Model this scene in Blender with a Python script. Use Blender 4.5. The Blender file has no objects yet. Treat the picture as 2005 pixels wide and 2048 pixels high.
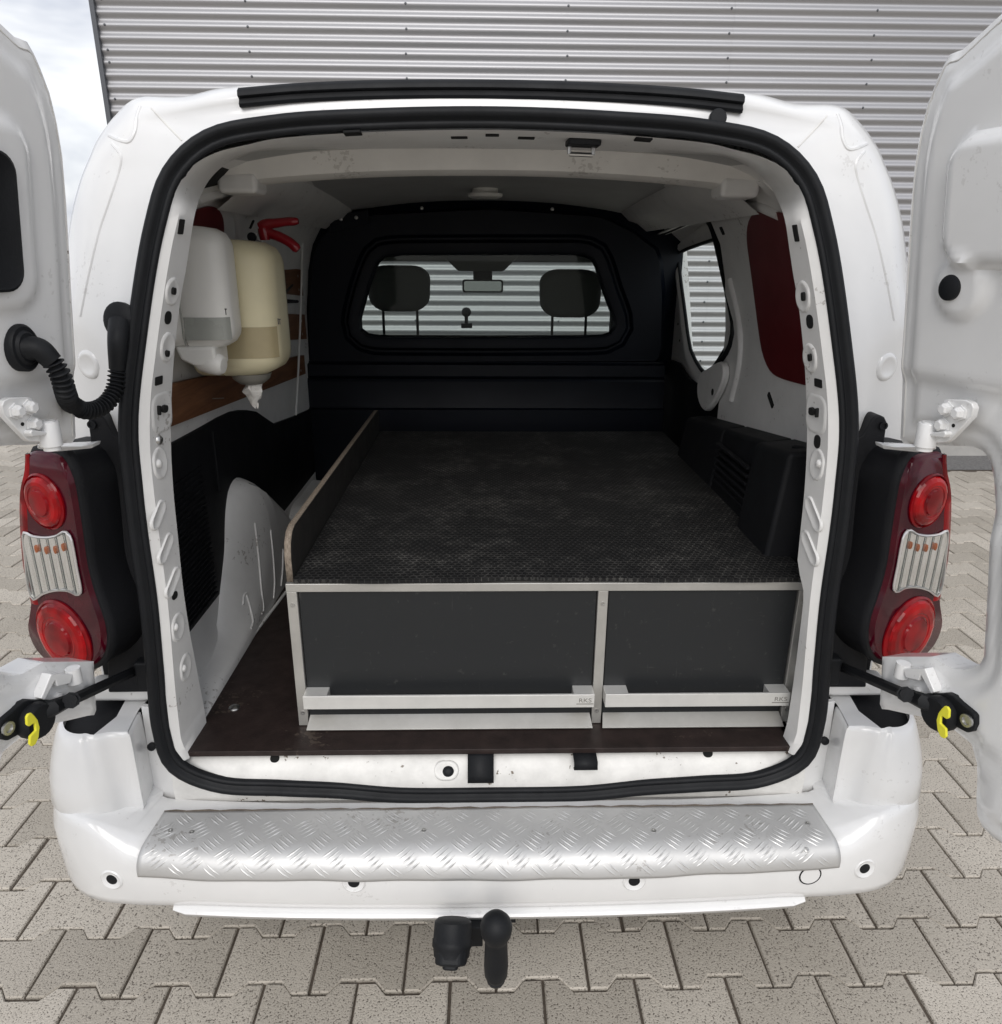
import bpy, bmesh, math, random
from mathutils import Vector, Matrix
from mathutils.bvhtree import BVHTree
random.seed(7)
SC = bpy.context.scene
COL = SC.collection
R = math.radians

# ------------------------------------------------------------------ camera
CX, YAW, PIT, ROLL, FPX, CAMH = -.0171, .0249, .3326, .0069, 1477.7, 1.56
CAM = Vector((CX, -1.33, CAMH))
_cy, _sy, _cp, _sp = math.cos(YAW), math.sin(YAW), math.cos(PIT), math.sin(PIT)
FW = Vector((_sy*_cp, _cy*_cp, -_sp)); _rt = Vector((_cy, -_sy, 0)); _up = _rt.cross(FW)
RT = math.cos(ROLL)*_rt + math.sin(ROLL)*_up
UP = -math.sin(ROLL)*_rt + math.cos(ROLL)*_up
cd = bpy.data.cameras.new('camera'); cam = bpy.data.objects.new('camera', cd); COL.objects.link(cam)
cd.sensor_fit = 'HORIZONTAL'; cd.sensor_width = 36; cd.lens = FPX/2005*36
cd.clip_start = .02; cd.clip_end = 2000
m = Matrix((RT, UP, -FW)).transposed().to_4x4(); m.translation = CAM
cam.matrix_world = m
SC.camera = cam

# ------------------------------------------------------------------ world and sun
SUN_EL, SUN_ROT = 38, 184
w = bpy.data.worlds.new('World'); SC.world = w; w.use_nodes = True
nt = w.node_tree; nt.nodes.clear()
def N(nt, t, **k):
    n = nt.nodes.new(t)
    for a, b in k.items():
        if a in n.inputs: n.inputs[a].default_value = b
        else: setattr(n, a, b)
    return n
sky = N(nt, 'ShaderNodeTexSky', sky_type='NISHITA', sun_disc=False)
sky.sun_elevation = R(SUN_EL); sky.sun_rotation = R(SUN_ROT); sky.dust_density = 2.0
tc = N(nt, 'ShaderNodeTexCoord')
mp = N(nt, 'ShaderNodeMapping'); mp.inputs['Scale'].default_value = (1, 1, 1.7); mp.inputs['Location'].default_value = (.35, .2, .1)
nt.links.new(tc.outputs['Generated'], mp.inputs['Vector'])
cn = N(nt, 'ShaderNodeTexNoise', Scale=3.4, Detail=5.0, Roughness=.58); cn.inputs['Distortion'].default_value = .3
nt.links.new(mp.outputs[0], cn.inputs['Vector'])
cr = N(nt, 'ShaderNodeValToRGB'); el = cr.color_ramp.elements
el[0].position = .42; el[0].color = (4.9, 5.15, 5.9, 1); el[1].position = .62; el[1].color = (9.4, 9.4, 9.4, 1)
nt.links.new(cn.outputs['Fac'], cr.inputs['Fac'])
mx = N(nt, 'ShaderNodeMix', data_type='RGBA'); mx.inputs[0].default_value = .86
nt.links.new(sky.outputs[0], mx.inputs[6]); nt.links.new(cr.outputs[0], mx.inputs[7])
bg = N(nt, 'ShaderNodeBackground', Strength=.1); nt.links.new(mx.outputs[2], bg.inputs['Color'])
wo = N(nt, 'ShaderNodeOutputWorld'); nt.links.new(bg.outputs[0], wo.inputs[0])

sl = bpy.data.lights.new('sun', 'SUN'); so = bpy.data.objects.new('sun', sl); COL.objects.link(so)
sl.energy = 1.25; sl.angle = R(40); sl.color = (1, .97, .93)
_az = R(SUN_ROT)
_sd = Vector((math.sin(_az)*math.cos(R(SUN_EL)), math.cos(_az)*math.cos(R(SUN_EL)), math.sin(R(SUN_EL))))
so.rotation_euler = _sd.to_track_quat('Z', 'Y').to_euler()
so.location = _sd*20

SC.view_settings.view_transform = 'Standard'; SC.view_settings.look = 'None'
SC.view_settings.exposure = .36; SC.view_settings.gamma = 1
SC.render.engine = 'CYCLES'
SC.cycles.max_bounces = 8; SC.cycles.diffuse_bounces = 4; SC.cycles.glossy_bounces = 3; SC.cycles.transparent_max_bounces = 16

# ------------------------------------------------------------------ measuring: photo pixel -> point in the place
def ray(u, v): return FW + RT*((u-1002.5)/FPX) - UP*((v-1024)/FPX)
def P(u, v, y=None, x=None, z=None):
    d = ray(u, v)
    if y is not None: t = (y-CAM.y)/d.y
    elif x is not None: t = (x-CAM.x)/d.x
    else: t = (z-CAM.z)/d.z
    return CAM + d*t
def PP(u, v, p0, n):
    d = ray(u, v); t = (Vector(p0)-CAM).dot(n)/d.dot(n); return CAM + d*t
def yr(z): return .1*max(0, (z-1.0)/.8)**1.5          # lean of the rear face
def PR(u, v, off=0):
    y = 0
    for _ in range(8):
        p = P(u, v, y=y); y = yr(p.z)+off
    return p
def proj(p):
    d = Vector(p)-CAM; w_ = d.dot(FW); return 1002.5+FPX*d.dot(RT)/w_, 1024-FPX*d.dot(UP)/w_
def mir(p): return Vector((-p[0], p[1], p[2]))

# ------------------------------------------------------------------ object helpers
def tag(o, label=None, cat=None, group=None, kind=None):
    if label: o['label'] = label
    if cat: o['category'] = cat
    if group: o['group'] = group
    if kind: o['kind'] = kind
    return o
def empty(name, loc, label, cat, group=None):
    o = bpy.data.objects.new(name, None); COL.objects.link(o); o.location = loc; o.empty_display_size = .1
    tag(o, label, cat, group); return o
def link(o, parent):
    COL.objects.link(o)
    if parent:
        o.parent = parent
        if parent.type == 'EMPTY': o.matrix_parent_inverse = Matrix.Translation(-Vector(parent.location))
    return o
def mesh(name, vs, fs, mat, parent=None, smooth=None, bevel=0, seg=2, ang=40, sub=0, solid=0):
    me = bpy.data.meshes.new(name); me.from_pydata([tuple(v) for v in vs], [], fs)
    bm = bmesh.new(); bm.from_mesh(me); bmesh.ops.remove_doubles(bm, verts=bm.verts, dist=1e-6)
    bmesh.ops.recalc_face_normals(bm, faces=bm.faces); bm.to_mesh(me); bm.free()
    return fin(name, me, mat, parent, smooth, bevel, seg, ang, sub, solid)
def fin(name, me, mat, parent=None, smooth=None, bevel=0, seg=2, ang=40, sub=0, solid=0):
    me.materials.append(mat)
    o = bpy.data.objects.new(name, me)
    if smooth is None: smooth = True
    if smooth:
        for p in me.polygons: p.use_smooth = True
        if not bevel: me.set_sharp_from_angle(angle=R(ang))
    if solid:
        md = o.modifiers.new('s', 'SOLIDIFY'); md.thickness = abs(solid); md.offset = 1 if solid > 0 else -1
    if bevel:
        md = o.modifiers.new('b', 'BEVEL'); md.width = bevel; md.segments = seg; md.limit_method = 'ANGLE'; md.angle_limit = R(35); md.harden_normals = True
    if sub:
        md = o.modifiers.new('u', 'SUBSURF'); md.levels = sub; md.render_levels = sub
    return link(o, parent)
def hexa(c):   # 8 corners: bottom 4 ccw, top 4 ccw
    return list(c), [(0,3,2,1),(4,5,6,7),(0,1,5,4),(1,2,6,5),(2,3,7,6),(3,0,4,7)]
def boxv(lo, hi):
    x0,y0,z0 = lo; x1,y1,z1 = hi
    return hexa([(x0,y0,z0),(x1,y0,z0),(x1,y1,z0),(x0,y1,z0),(x0,y0,z1),(x1,y0,z1),(x1,y1,z1),(x0,y1,z1)])
def box(name, lo, hi, mat, parent=None, bevel=.002, **k):
    v, f = boxv(lo, hi); return mesh(name, v, f, mat, parent, bevel=bevel, **k)
def join(parts):
    V, F = [], []
    for v, f in parts:
        b = len(V); V += list(v); F += [tuple(i+b for i in q) for q in f]
    return V, F
def loftv(rings, ring_closed=False, path_closed=False, cap=False):
    n = len(rings[0]); V = [p for r in rings for p in r]; F = []
    m_ = len(rings)
    for i in range(m_ if path_closed else m_-1):
        a, b = i*n, ((i+1) % m_)*n
        for j in range(n if ring_closed else n-1):
            k = (j+1) % n
            F.append((a+j, a+k, b+k, b+j))
    if cap:
        F.append(tuple(range(n))); F.append(tuple((m_-1)*n+j for j in reversed(range(n))))
    return V, F
def loft(name, rings, mat, parent=None, ring_closed=False, path_closed=False, cap=False, **k):
    v, f = loftv(rings, ring_closed, path_closed, cap); return mesh(name, v, f, mat, parent, **k)
def spline(pts, n, closed=False):
    pts = [Vector(p) for p in pts]; m_ = len(pts)
    segs = m_ if closed else m_-1
    dense = []
    for i in range(segs):
        if closed: p0, p1, p2, p3 = pts[i-1], pts[i], pts[(i+1) % m_], pts[(i+2) % m_]
        else:
            p1, p2 = pts[i], pts[i+1]
            p0 = pts[i-1] if i > 0 else p1*2-p2
            p3 = pts[i+2] if i+2 < m_ else p2*2-p1
        t0 = 0; t1 = t0+max(1e-6, (p1-p0).length**.5); t2 = t1+max(1e-6, (p2-p1).length**.5); t3 = t2+max(1e-6, (p3-p2).length**.5)
        for k in range(12):
            t = t1+(t2-t1)*k/12
            A1 = p0*((t1-t)/(t1-t0))+p1*((t-t0)/(t1-t0)); A2 = p1*((t2-t)/(t2-t1))+p2*((t-t1)/(t2-t1)); A3 = p2*((t3-t)/(t3-t2))+p3*((t-t2)/(t3-t2))
            B1 = A1*((t2-t)/(t2-t0))+A2*((t-t0)/(t2-t0)); B2 = A2*((t3-t)/(t3-t1))+A3*((t-t1)/(t3-t1))
            dense.append(B1*((t2-t)/(t2-t1))+B2*((t-t1)/(t2-t1)))
    dense.append(pts[0] if closed else pts[-1])
    return resample(dense, n, closed)
def splseg(pts, per=8):
    pts = [Vector(p) for p in pts]; out = []; m_ = len(pts)
    for i in range(m_-1):
        p1, p2 = pts[i], pts[i+1]; p0 = pts[i-1] if i else p1*2-p2; p3_ = pts[i+2] if i+2 < m_ else p2*2-p1
        for k in range(per):
            t = k/per
            out.append((p1*2+(p2-p0)*t+(p0*2-p1*5+p2*4-p3_)*(t*t)+(p1*3-p0-p2*3+p3_)*(t**3))*.5)
    return out+[pts[-1]]
def resample(pts, n, closed=False, already=True):
    pts = [Vector(p) for p in pts]
    L = [0]
    for a, b in zip(pts, pts[1:]): L.append(L[-1]+(b-a).length)
    out = []; j = 0
    for i in range(n):
        t = L[-1]*i/(n if closed else n-1)
        while j < len(L)-2 and L[j+1] < t: j += 1
        s = (t-L[j])/max(1e-9, L[j+1]-L[j]); out.append(pts[j].lerp(pts[j+1], min(1, max(0, s))))
    return out
def tubev(path, rad, n=10, cap=True, closed=False):
    path = [Vector(p) for p in path]; rings = []; m_ = len(path)
    t_prev = None; ref = None
    for i, p in enumerate(path):
        if closed: t = path[(i+1) % m_]-path[i-1]
        else: t = path[min(i+1, m_-1)]-path[max(i-1, 0)]
        t.normalize()
        if ref is None:
            ref = Vector((0, 0, 1)) if abs(t.z) < .9 else Vector((0, 1, 0))
        a = ref - t*ref.dot(t)
        if a.length < 1e-4: a = t.orthogonal()
        a.normalize(); b = t.cross(a); ref = a
        r = rad[i] if hasattr(rad, '__len__') else rad
        rings.append([p+(a*math.cos(2*math.pi*k/n)+b*math.sin(2*math.pi*k/n))*r for k in range(n)])
    return loftv(rings, True, closed, cap and not closed)
def tube(name, path, rad, mat, parent=None, n=10, **k):
    v, f = tubev(path, rad, n); return mesh(name, v, f, mat, parent, **k)
def ortho(n):
    n = Vector(n).normalized(); a = n.orthogonal().normalized()
    a = (Vector((0, 0, 1))-n*n.z).normalized() if abs(n.z) < .95 else (Vector((0, 1, 0))-n*n.y).normalized()
    b = n.cross(a).normalized(); return a, b, n      # a = "up", b = side
def lathev(prof, org, axis, n=24, sx=1, sy=1):
    a, b, c = ortho(axis); org = Vector(org); rings = []
    for r, h in prof:
        rings.append([org+c*h+(a*math.cos(2*math.pi*k/n)*sx+b*math.sin(2*math.pi*k/n)*sy)*r for k in range(n)])
    return loftv(rings, True, False, True)
def lathe(name, prof, org, axis, mat, parent=None, n=24, sx=1, sy=1, **k):
    v, f = lathev(prof, org, axis, n, sx, sy); return mesh(name, v, f, mat, parent, **k)
def prismv(pts, vec):
    pts = [Vector(p) for p in pts]; vec = Vector(vec); n = len(pts)
    return pts+[p+vec for p in pts], [tuple(range(n)), tuple(range(2*n-1, n-1, -1))]+[(i, i+n, (i+1) % n+n, (i+1) % n) for i in range(n)]
def prism(name, pts, vec, mat, parent=None, bevel=.002, **k):
    v, f = prismv(pts, vec); return mesh(name, v, f, mat, parent, bevel=bevel, **k)
def roundrect(w_, h_, r, n=5):
    out = []
    for cx, cy, a0 in ((w_/2-r, h_/2-r, 0), (-w_/2+r, h_/2-r, 90), (-w_/2+r, -h_/2+r, 180), (w_/2-r, -h_/2+r, 270)):
        for i in range(n+1):
            a = R(a0+90*i/n); out.append((cx+r*math.cos(a), cy+r*math.sin(a)))
    return out
def caster(o):
    dg = bpy.context.evaluated_depsgraph_get(); return BVHTree.FromObject(o, dg)
def bvh_of(v, f): return BVHTree.FromPolygons([tuple(p) for p in v], f)
def hit(bv, u, v):
    d = ray(u, v).normalized(); h = bv.ray_cast(CAM, d)
    if h[0] is None: return None, None
    n = h[1]
    if n.dot(d) > 0: n = -n
    return h[0], n

# ------------------------------------------------------------------ materials
def newmat(name):
    mt = bpy.data.materials.new(name); mt.use_nodes = True; t = mt.node_tree
    return mt, t, t.nodes['Principled BSDF']
def L_(t, a, b): t.links.new(a, b)
def plain(name, col, rough=.5, metal=0, coat=0, bump=0, bscale=300, var=0, vscale=6, spec=.5, spots=0):
    mt, t, b = newmat(name)
    b.inputs['Base Color'].default_value = (*col, 1); b.inputs['Roughness'].default_value = rough
    b.inputs['Metallic'].default_value = metal; b.inputs['Coat Weight'].default_value = coat; b.inputs['Coat Roughness'].default_value = .08
    b.inputs['Specular IOR Level'].default_value = spec
    co = N(t, 'ShaderNodeTexCoord')
    cur = None
    if var:
        n1 = N(t, 'ShaderNodeTexNoise', Scale=vscale, Detail=4.0, Roughness=.62); L_(t, co.outputs['Object'], n1.inputs['Vector'])
        rp = N(t, 'ShaderNodeValToRGB'); rp.color_ramp.elements[0].position = .35; rp.color_ramp.elements[1].position = .72
        rp.color_ramp.elements[0].color = (*col, 1); rp.color_ramp.elements[1].color = (*[c*(1-var) for c in col], 1)
        L_(t, n1.outputs['Fac'], rp.inputs['Fac']); cur = rp.outputs[0]
        mr = N(t, 'ShaderNodeMapRange'); mr.inputs[3].default_value = rough*.85; mr.inputs[4].default_value = min(1, rough*1.35)
        L_(t, n1.outputs['Fac'], mr.inputs[0]); L_(t, mr.outputs[0], b.inputs['Roughness'])
    if spots:
        n2 = N(t, 'ShaderNodeTexNoise', Scale=90.0, Detail=2.0, Roughness=.6); L_(t, co.outputs['Object'], n2.inputs['Vector'])
        n3 = N(t, 'ShaderNodeTexNoise', Scale=7.0, Detail=2.0); L_(t, co.outputs['Object'], n3.inputs['Vector'])
        ad = N(t, 'ShaderNodeMath', operation='MULTIPLY'); L_(t, n2.outputs['Fac'], ad.inputs[0]); L_(t, n3.outputs['Fac'], ad.inputs[1])
        r2 = N(t, 'ShaderNodeValToRGB'); r2.color_ramp.elements[0].position = .385; r2.color_ramp.elements[1].position = .42
        L_(t, ad.outputs[0], r2.inputs['Fac'])
        ml = N(t, 'ShaderNodeMath', operation='MULTIPLY'); ml.inputs[1].default_value = spots; L_(t, r2.outputs[0], ml.inputs[0])
        mm = N(t, 'ShaderNodeMix', data_type='RGBA'); L_(t, ml.outputs[0], mm.inputs[0])
        if cur: L_(t, cur, mm.inputs[6])
        else: mm.inputs[6].default_value = (*col, 1)
        mm.inputs[7].default_value = (.16, .13, .10, 1); cur = mm.outputs[2]
    if cur: L_(t, cur, b.inputs['Base Color'])
    if bump:
        nb = N(t, 'ShaderNodeTexNoise', Scale=float(bscale), Detail=1.0); L_(t, co.outputs['Object'], nb.inputs['Vector'])
        bp = N(t, 'ShaderNodeBump', Strength=bump, Distance=.002); L_(t, nb.outputs['Fac'], bp.inputs['Height']); L_(t, bp.outputs[0], b.inputs['Normal'])
    return mt
M = {}
M['white'] = plain('white_paint', (.82, .82, .815), .22, coat=.7, var=.06, vscale=5, spots=.14)
M['white_in'] = plain('white_inner_paint', (.77, .765, .75), .42, coat=.1, var=.12, vscale=7, spots=.5)
M['white_dirty'] = plain('white_sill_paint', (.80, .79, .76), .4, coat=.1, var=.22, vscale=16, bump=.05, bscale=90, spots=1)
M['rubber'] = plain('black_rubber', (.0095, .0105, .0125), .5, bump=.15, bscale=400, var=.25, vscale=18, spec=.25)
M['black'] = plain('black_plastic', (.011, .012, .014), .5, bump=.2, bscale=500, var=.3, vscale=8, spec=.22)
M['darktrim'] = plain('black_grained_trim', (.009, .0095, .0115), .55, bump=.3, bscale=700, var=.3, vscale=6, spec=.28)
M['bulk'] = plain('dark_bulkhead_plastic', (.0026, .0046, .0100), .42, bump=.2, bscale=600, var=.25, vscale=5, spec=.2)
M['hole'] = plain('open_hole', (.004, .004, .004), .9)
M['alu'] = plain('brushed_aluminium', (.55, .54, .51), .40, metal=.65, var=.2, vscale=9, bump=.08, bscale=300)
M['alu_handle'] = plain('anodised_handle', (.72, .715, .69), .36, metal=.45, var=.08, vscale=20)
M['tread'] = plain('tread_plate', (.66, .66, .655), .46, metal=.55, var=.12, vscale=8, bump=.10, bscale=60, spots=.35)
M['treadbar'] = plain('tread_bar', (.68, .68, .67), .40, metal=.58, var=.1, vscale=12)
M['panel_'] = plain('drawer_grey', (.026, .0275, .029), .45, var=.25, vscale=9, spec=.35)
M['steel'] = plain('zinc_steel', (.55, .55, .54), .35, metal=1)
M['yellow'] = plain('yellow_plastic', (.80, .75, .04), .4)
M['whiteplastic'] = plain('white_plastic', (.84, .83, .79), .35, var=.06, vscale=8)
M['cream'] = plain('yellowed_plastic', (.78, .71, .48), .38, var=.10, vscale=7)
M['smoke'] = plain('smoked_window', (.36, .37, .34), .25, var=.1, vscale=20)
M['smoke2'] = plain('amber_window', (.44, .37, .22), .3, var=.1, vscale=20)
M['paper'] = plain('paper', (.72, .70, .66), .8)
M['redpaint'] = plain('red_paint', (.30, .008, .016), .3, coat=.3)
M['maroon'] = plain('maroon_panel', (.12, .010, .013), .42, var=.25, vscale=4, spec=.3)
M['grey_fabric'] = plain('grey_seat_fabric', (.05, .054, .052), .85, bump=.5, bscale=800)
M['sand'] = plain('joint_sand', (.135, .110, .088), .95, var=.4, vscale=30, bump=.6, bscale=200)
M['plinth'] = plain('concrete_plinth', (.42, .41, .39), .85, var=.2, vscale=5, bump=.3, bscale=80)
M['footstrip'] = plain('rough_grey', (.20, .195, .19), .95, var=.5, vscale=60, bump=1, bscale=150)  # mottled dark grey for the strip along the wall foot
M['darkflash'] = plain('dark_flashing', (.10, .105, .115), .45, metal=.5)
M['asphaltfar'] = plain('far_paving', (.36, .33, .285), .95, var=.2, vscale=3, bump=.4, bscale=40)
M['roofmat'] = plain('roof_skin', (.40, .40, .40), .6, metal=.3)

def mat_glass(name, tint, rough=.0, refl=1.0):
    mt, t, b = newmat(name); t.nodes.remove(b)
    tr = N(t, 'ShaderNodeBsdfTransparent'); tr.inputs[0].default_value = (*tint, 1)
    gl = N(t, 'ShaderNodeBsdfGlossy', Roughness=.02); gl.inputs[0].default_value = (.9, .95, .93, 1)
    fr = N(t, 'ShaderNodeFresnel', IOR=1.45)
    ml = N(t, 'ShaderNodeMath', operation='MULTIPLY'); ml.inputs[1].default_value = refl; L_(t, fr.outputs[0], ml.inputs[0])
    mi = N(t, 'ShaderNodeMixShader'); L_(t, ml.outputs[0], mi.inputs[0]); L_(t, tr.outputs[0], mi.inputs[1]); L_(t, gl.outputs[0], mi.inputs[2])
    L_(t, mi.outputs[0], t.nodes['Material Output'].inputs[0]); return mt
M['glass'] = mat_glass('window_glass', (.93, .985, .96), refl=.5)

def mat_lens(name, col, dark, scale):
    mt, t, b = newmat(name)
    b.inputs['Roughness'].default_value = .12; b.inputs['Specular IOR Level'].default_value = .25; b.inputs['Coat Weight'].default_value = .08; b.inputs['Coat Roughness'].default_value = .04
    co = N(t, 'ShaderNodeTexCoord'); vo = N(t, 'ShaderNodeTexNoise', Scale=scale, Detail=1.0); L_(t, co.outputs['Object'], vo.inputs['Vector'])
    rp = N(t, 'ShaderNodeValToRGB'); rp.color_ramp.elements[0].position = .35; rp.color_ramp.elements[1].position = .65
    rp.color_ramp.elements[0].color = (*dark, 1); rp.color_ramp.elements[1].color = (*col, 1)
    L_(t, vo.outputs['Fac'], rp.inputs[0]); L_(t, rp.outputs[0], b.inputs['Base Color'])
    return mt
M['lens'] = mat_lens('red_lens', (.30, .002, .006), (.14, .001, .004), 22)
M['lens_bright'] = mat_lens('bright_red_lens', (.46, .003, .006), (.18, .001, .003), 26)
M['lens_dark'] = mat_lens('dark_red_lens', (.070, .0015, .009), (.040, .001, .007), 20)
M['orange'] = plain('orange_bulb', (.65, .16, .03), .3)
mt, t, b = newmat('clear_lens'); M['clear'] = mt
b.inputs['Base Color'].default_value = (.93, .93, .93, 1); b.inputs['Metallic'].default_value = .9; b.inputs['Roughness'].default_value = .07; b.inputs['Coat Weight'].default_value = .5
M['clearcover'] = mat_glass('clear_cover', (.97, .97, .97), refl=1.0)

# corrugated sheet
mt, t, b = newmat('silver_sheet'); M['sheet'] = mt
b.inputs['Base Color'].default_value = (.60, .60, .615, 1); b.inputs['Metallic'].default_value = .7
co = N(t, 'ShaderNodeTexCoord'); mpn = N(t, 'ShaderNodeMapping'); mpn.inputs['Scale'].default_value = (.6, 1, 9); L_(t, co.outputs['Object'], mpn.inputs[0])
nn = N(t, 'ShaderNodeTexNoise', Scale=2.0, Detail=5.0); L_(t, mpn.outputs[0], nn.inputs['Vector'])
rp = N(t, 'ShaderNodeValToRGB'); rp.color_ramp.elements[0].color = (.37, .37, .382, 1); rp.color_ramp.elements[1].color = (.43, .43, .442, 1)
L_(t, nn.outputs['Fac'], rp.inputs[0]); L_(t, rp.outputs[0], b.inputs['Base Color'])
mr = N(t, 'ShaderNodeMapRange'); mr.inputs[3].default_value = .40; mr.inputs[4].default_value = .52; L_(t, nn.outputs['Fac'], mr.inputs[0]); L_(t, mr.outputs[0], b.inputs['Roughness'])

# paver: exposed-grit concrete
def mat_paver(name, island):
    mt, t, b = newmat(name); b.inputs['Roughness'].default_value = .9; b.inputs['Specular IOR Level'].default_value = .25
    geo = N(t, 'ShaderNodeNewGeometry'); co = N(t, 'ShaderNodeTexCoord'); oi = N(t, 'ShaderNodeObjectInfo')
    rnd = geo.outputs['Random Per Island'] if island else oi.outputs['Random']
    pos = geo.outputs['Position']
    rp = N(t, 'ShaderNodeValToRGB'); e = rp.color_ramp.elements; e[0].color = (.44, .402, .345, 1); e[1].color = (.62, .572, .50, 1)
    L_(t, rnd, rp.inputs[0])
    big = N(t, 'ShaderNodeTexNoise', Scale=3.0, Detail=6.0, Roughness=.7); L_(t, pos, big.inputs['Vector'])
    mb = N(t, 'ShaderNodeMix', data_type='RGBA', blend_type='MULTIPLY'); mb.inputs[0].default_value = .45
    L_(t, rp.outputs[0], mb.inputs[6]); L_(t, big.outputs['Color'], mb.inputs[7])
    bw = N(t, 'ShaderNodeValToRGB'); bw.color_ramp.elements[0].position = .3; bw.color_ramp.elements[0].color = (.66, .65, .63, 1); bw.color_ramp.elements[1].position = .7; bw.color_ramp.elements[1].color = (1, 1, 1, 1)
    L_(t, big.outputs['Fac'], bw.inputs[0]); L_(t, bw.outputs[0], mb.inputs[7])
    sp = N(t, 'ShaderNodeTexNoise', Scale=230.0, Detail=2.0, Roughness=.6); L_(t, pos, sp.inputs['Vector'])
    r1 = N(t, 'ShaderNodeValToRGB'); r1.color_ramp.elements[0].position = .34; r1.color_ramp.elements[0].color = (1, 1, 1, 1); r1.color_ramp.elements[1].position = .44; r1.color_ramp.elements[1].color = (0, 0, 0, 1)
    L_(t, sp.outputs['Fac'], r1.inputs[0])
    m1 = N(t, 'ShaderNodeMix', data_type='RGBA'); L_(t, r1.outputs[0], m1.inputs[0]); L_(t, mb.outputs[2], m1.inputs[6]); m1.inputs[7].default_value = (.11, .095, .08, 1)
    s2 = N(t, 'ShaderNodeTexVoronoi', Scale=150.0); L_(t, pos, s2.inputs['Vector'])
    r2 = N(t, 'ShaderNodeValToRGB'); r2.color_ramp.elements[0].position = .12; r2.color_ramp.elements[0].color = (.55, .55, .55, 1); r2.color_ramp.elements[1].position = .25; r2.color_ramp.elements[1].color = (0, 0, 0, 1)
    L_(t, s2.outputs['Distance'], r2.inputs[0])
    m2 = N(t, 'ShaderNodeMix', data_type='RGBA'); L_(t, r2.outputs[0], m2.inputs[0]); L_(t, m1.outputs[2], m2.inputs[6]); m2.inputs[7].default_value = (.60, .55, .48, 1)
    L_(t, m2.outputs[2], b.inputs['Base Color'])
    bp = N(t, 'ShaderNodeBump', Strength=.7, Distance=.003); L_(t, sp.outputs['Fac'], bp.inputs['Height']); L_(t, bp.outputs[0], b.inputs['Normal'])
    return mt
M['paver'] = mat_paver('paver_concrete', False); M['paver_far'] = mat_paver('paver_concrete_field', True)

# wood
def mat_wood(name, c0, c1, rough, scale=(2, 2, 30)):
    mt, t, b = newmat(name); b.inputs['Roughness'].default_value = rough
    co = N(t, 'ShaderNodeTexCoord'); mp_ = N(t, 'ShaderNodeMapping'); mp_.inputs['Scale'].default_value = scale; L_(t, co.outputs['Object'], mp_.inputs[0])
    n_ = N(t, 'ShaderNodeTexNoise', Scale=4.0, Detail=8.0, Roughness=.65); n_.inputs['Distortion'].default_value = .8; L_(t, mp_.outputs[0], n_.inputs['Vector'])
    r_ = N(t, 'ShaderNodeValToRGB'); r_.color_ramp.elements[0].position = .3; r_.color_ramp.elements[1].position = .7
    r_.color_ramp.elements[0].color = (*c0, 1); r_.color_ramp.elements[1].color = (*c1, 1); L_(t, n_.outputs['Fac'], r_.inputs[0]); L_(t, r_.outputs[0], b.inputs['Base Color'])
    bp = N(t, 'ShaderNodeBump', Strength=.25, Distance=.002); L_(t, n_.outputs['Fac'], bp.inputs['Height']); L_(t, bp.outputs[0], b.inputs['Normal'])
    return mt
M['wood'] = mat_wood('brown_board', (.105, .040, .016), (.22, .098, .045), .55, (14, 1.2, 14))
M['floor'] = plain('film_faced_ply', (.030, .020, .018), .45, var=.5, vscale=22, spots=.25, bump=.12, bscale=250, spec=.3)
M['plyedge'] = mat_wood('ply_edge', (.10, .075, .055), (.36, .30, .24), .8, (60, 60, 20))
M['sideboard'] = plain('black_board', (.022, .020, .018), .6, var=.4, vscale=12, bump=.3, bscale=120)

# drawer laminate with rubbed scuffs
mt, t, b = newmat('drawer_laminate'); M['panel'] = mt; b.inputs['Roughness'].default_value = .45; b.inputs['Specular IOR Level'].default_value = .35
co = N(t, 'ShaderNodeTexCoord'); acc = None
for sc_, seed in (((9, 1, 120), .665), ((110, 1, 9), .67), ((26, 1, 26), .64)):
    mp_ = N(t, 'ShaderNodeMapping'); mp_.inputs['Scale'].default_value = sc_; mp_.inputs['Rotation'].default_value = (0, .35*seed, 0); L_(t, co.outputs['Object'], mp_.inputs[0])
    n_ = N(t, 'ShaderNodeTexNoise', Scale=1.6, Detail=3.0, Roughness=.7); L_(t, mp_.outputs[0], n_.inputs['Vector'])
    r_ = N(t, 'ShaderNodeValToRGB'); r_.color_ramp.elements[0].position = seed; r_.color_ramp.elements[1].position = seed+.22; L_(t, n_.outputs['Fac'], r_.inputs[0])
    if acc is None: acc = r_.outputs[0]
    else:
        mm = N(t, 'ShaderNodeMix', data_type='RGBA', blend_type='ADD'); mm.inputs[0].default_value = 1; L_(t, acc, mm.inputs[6]); L_(t, r_.outputs[0], mm.inputs[7]); acc = mm.outputs[2]
mg = N(t, 'ShaderNodeMix', data_type='RGBA'); L_(t, acc, mg.inputs[0]); mg.inputs[6].default_value = (.017, .0185, .020, 1); mg.inputs[7].default_value = (.075, .073, .070, 1); L_(t, mg.outputs[2], b.inputs['Base Color'])

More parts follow.
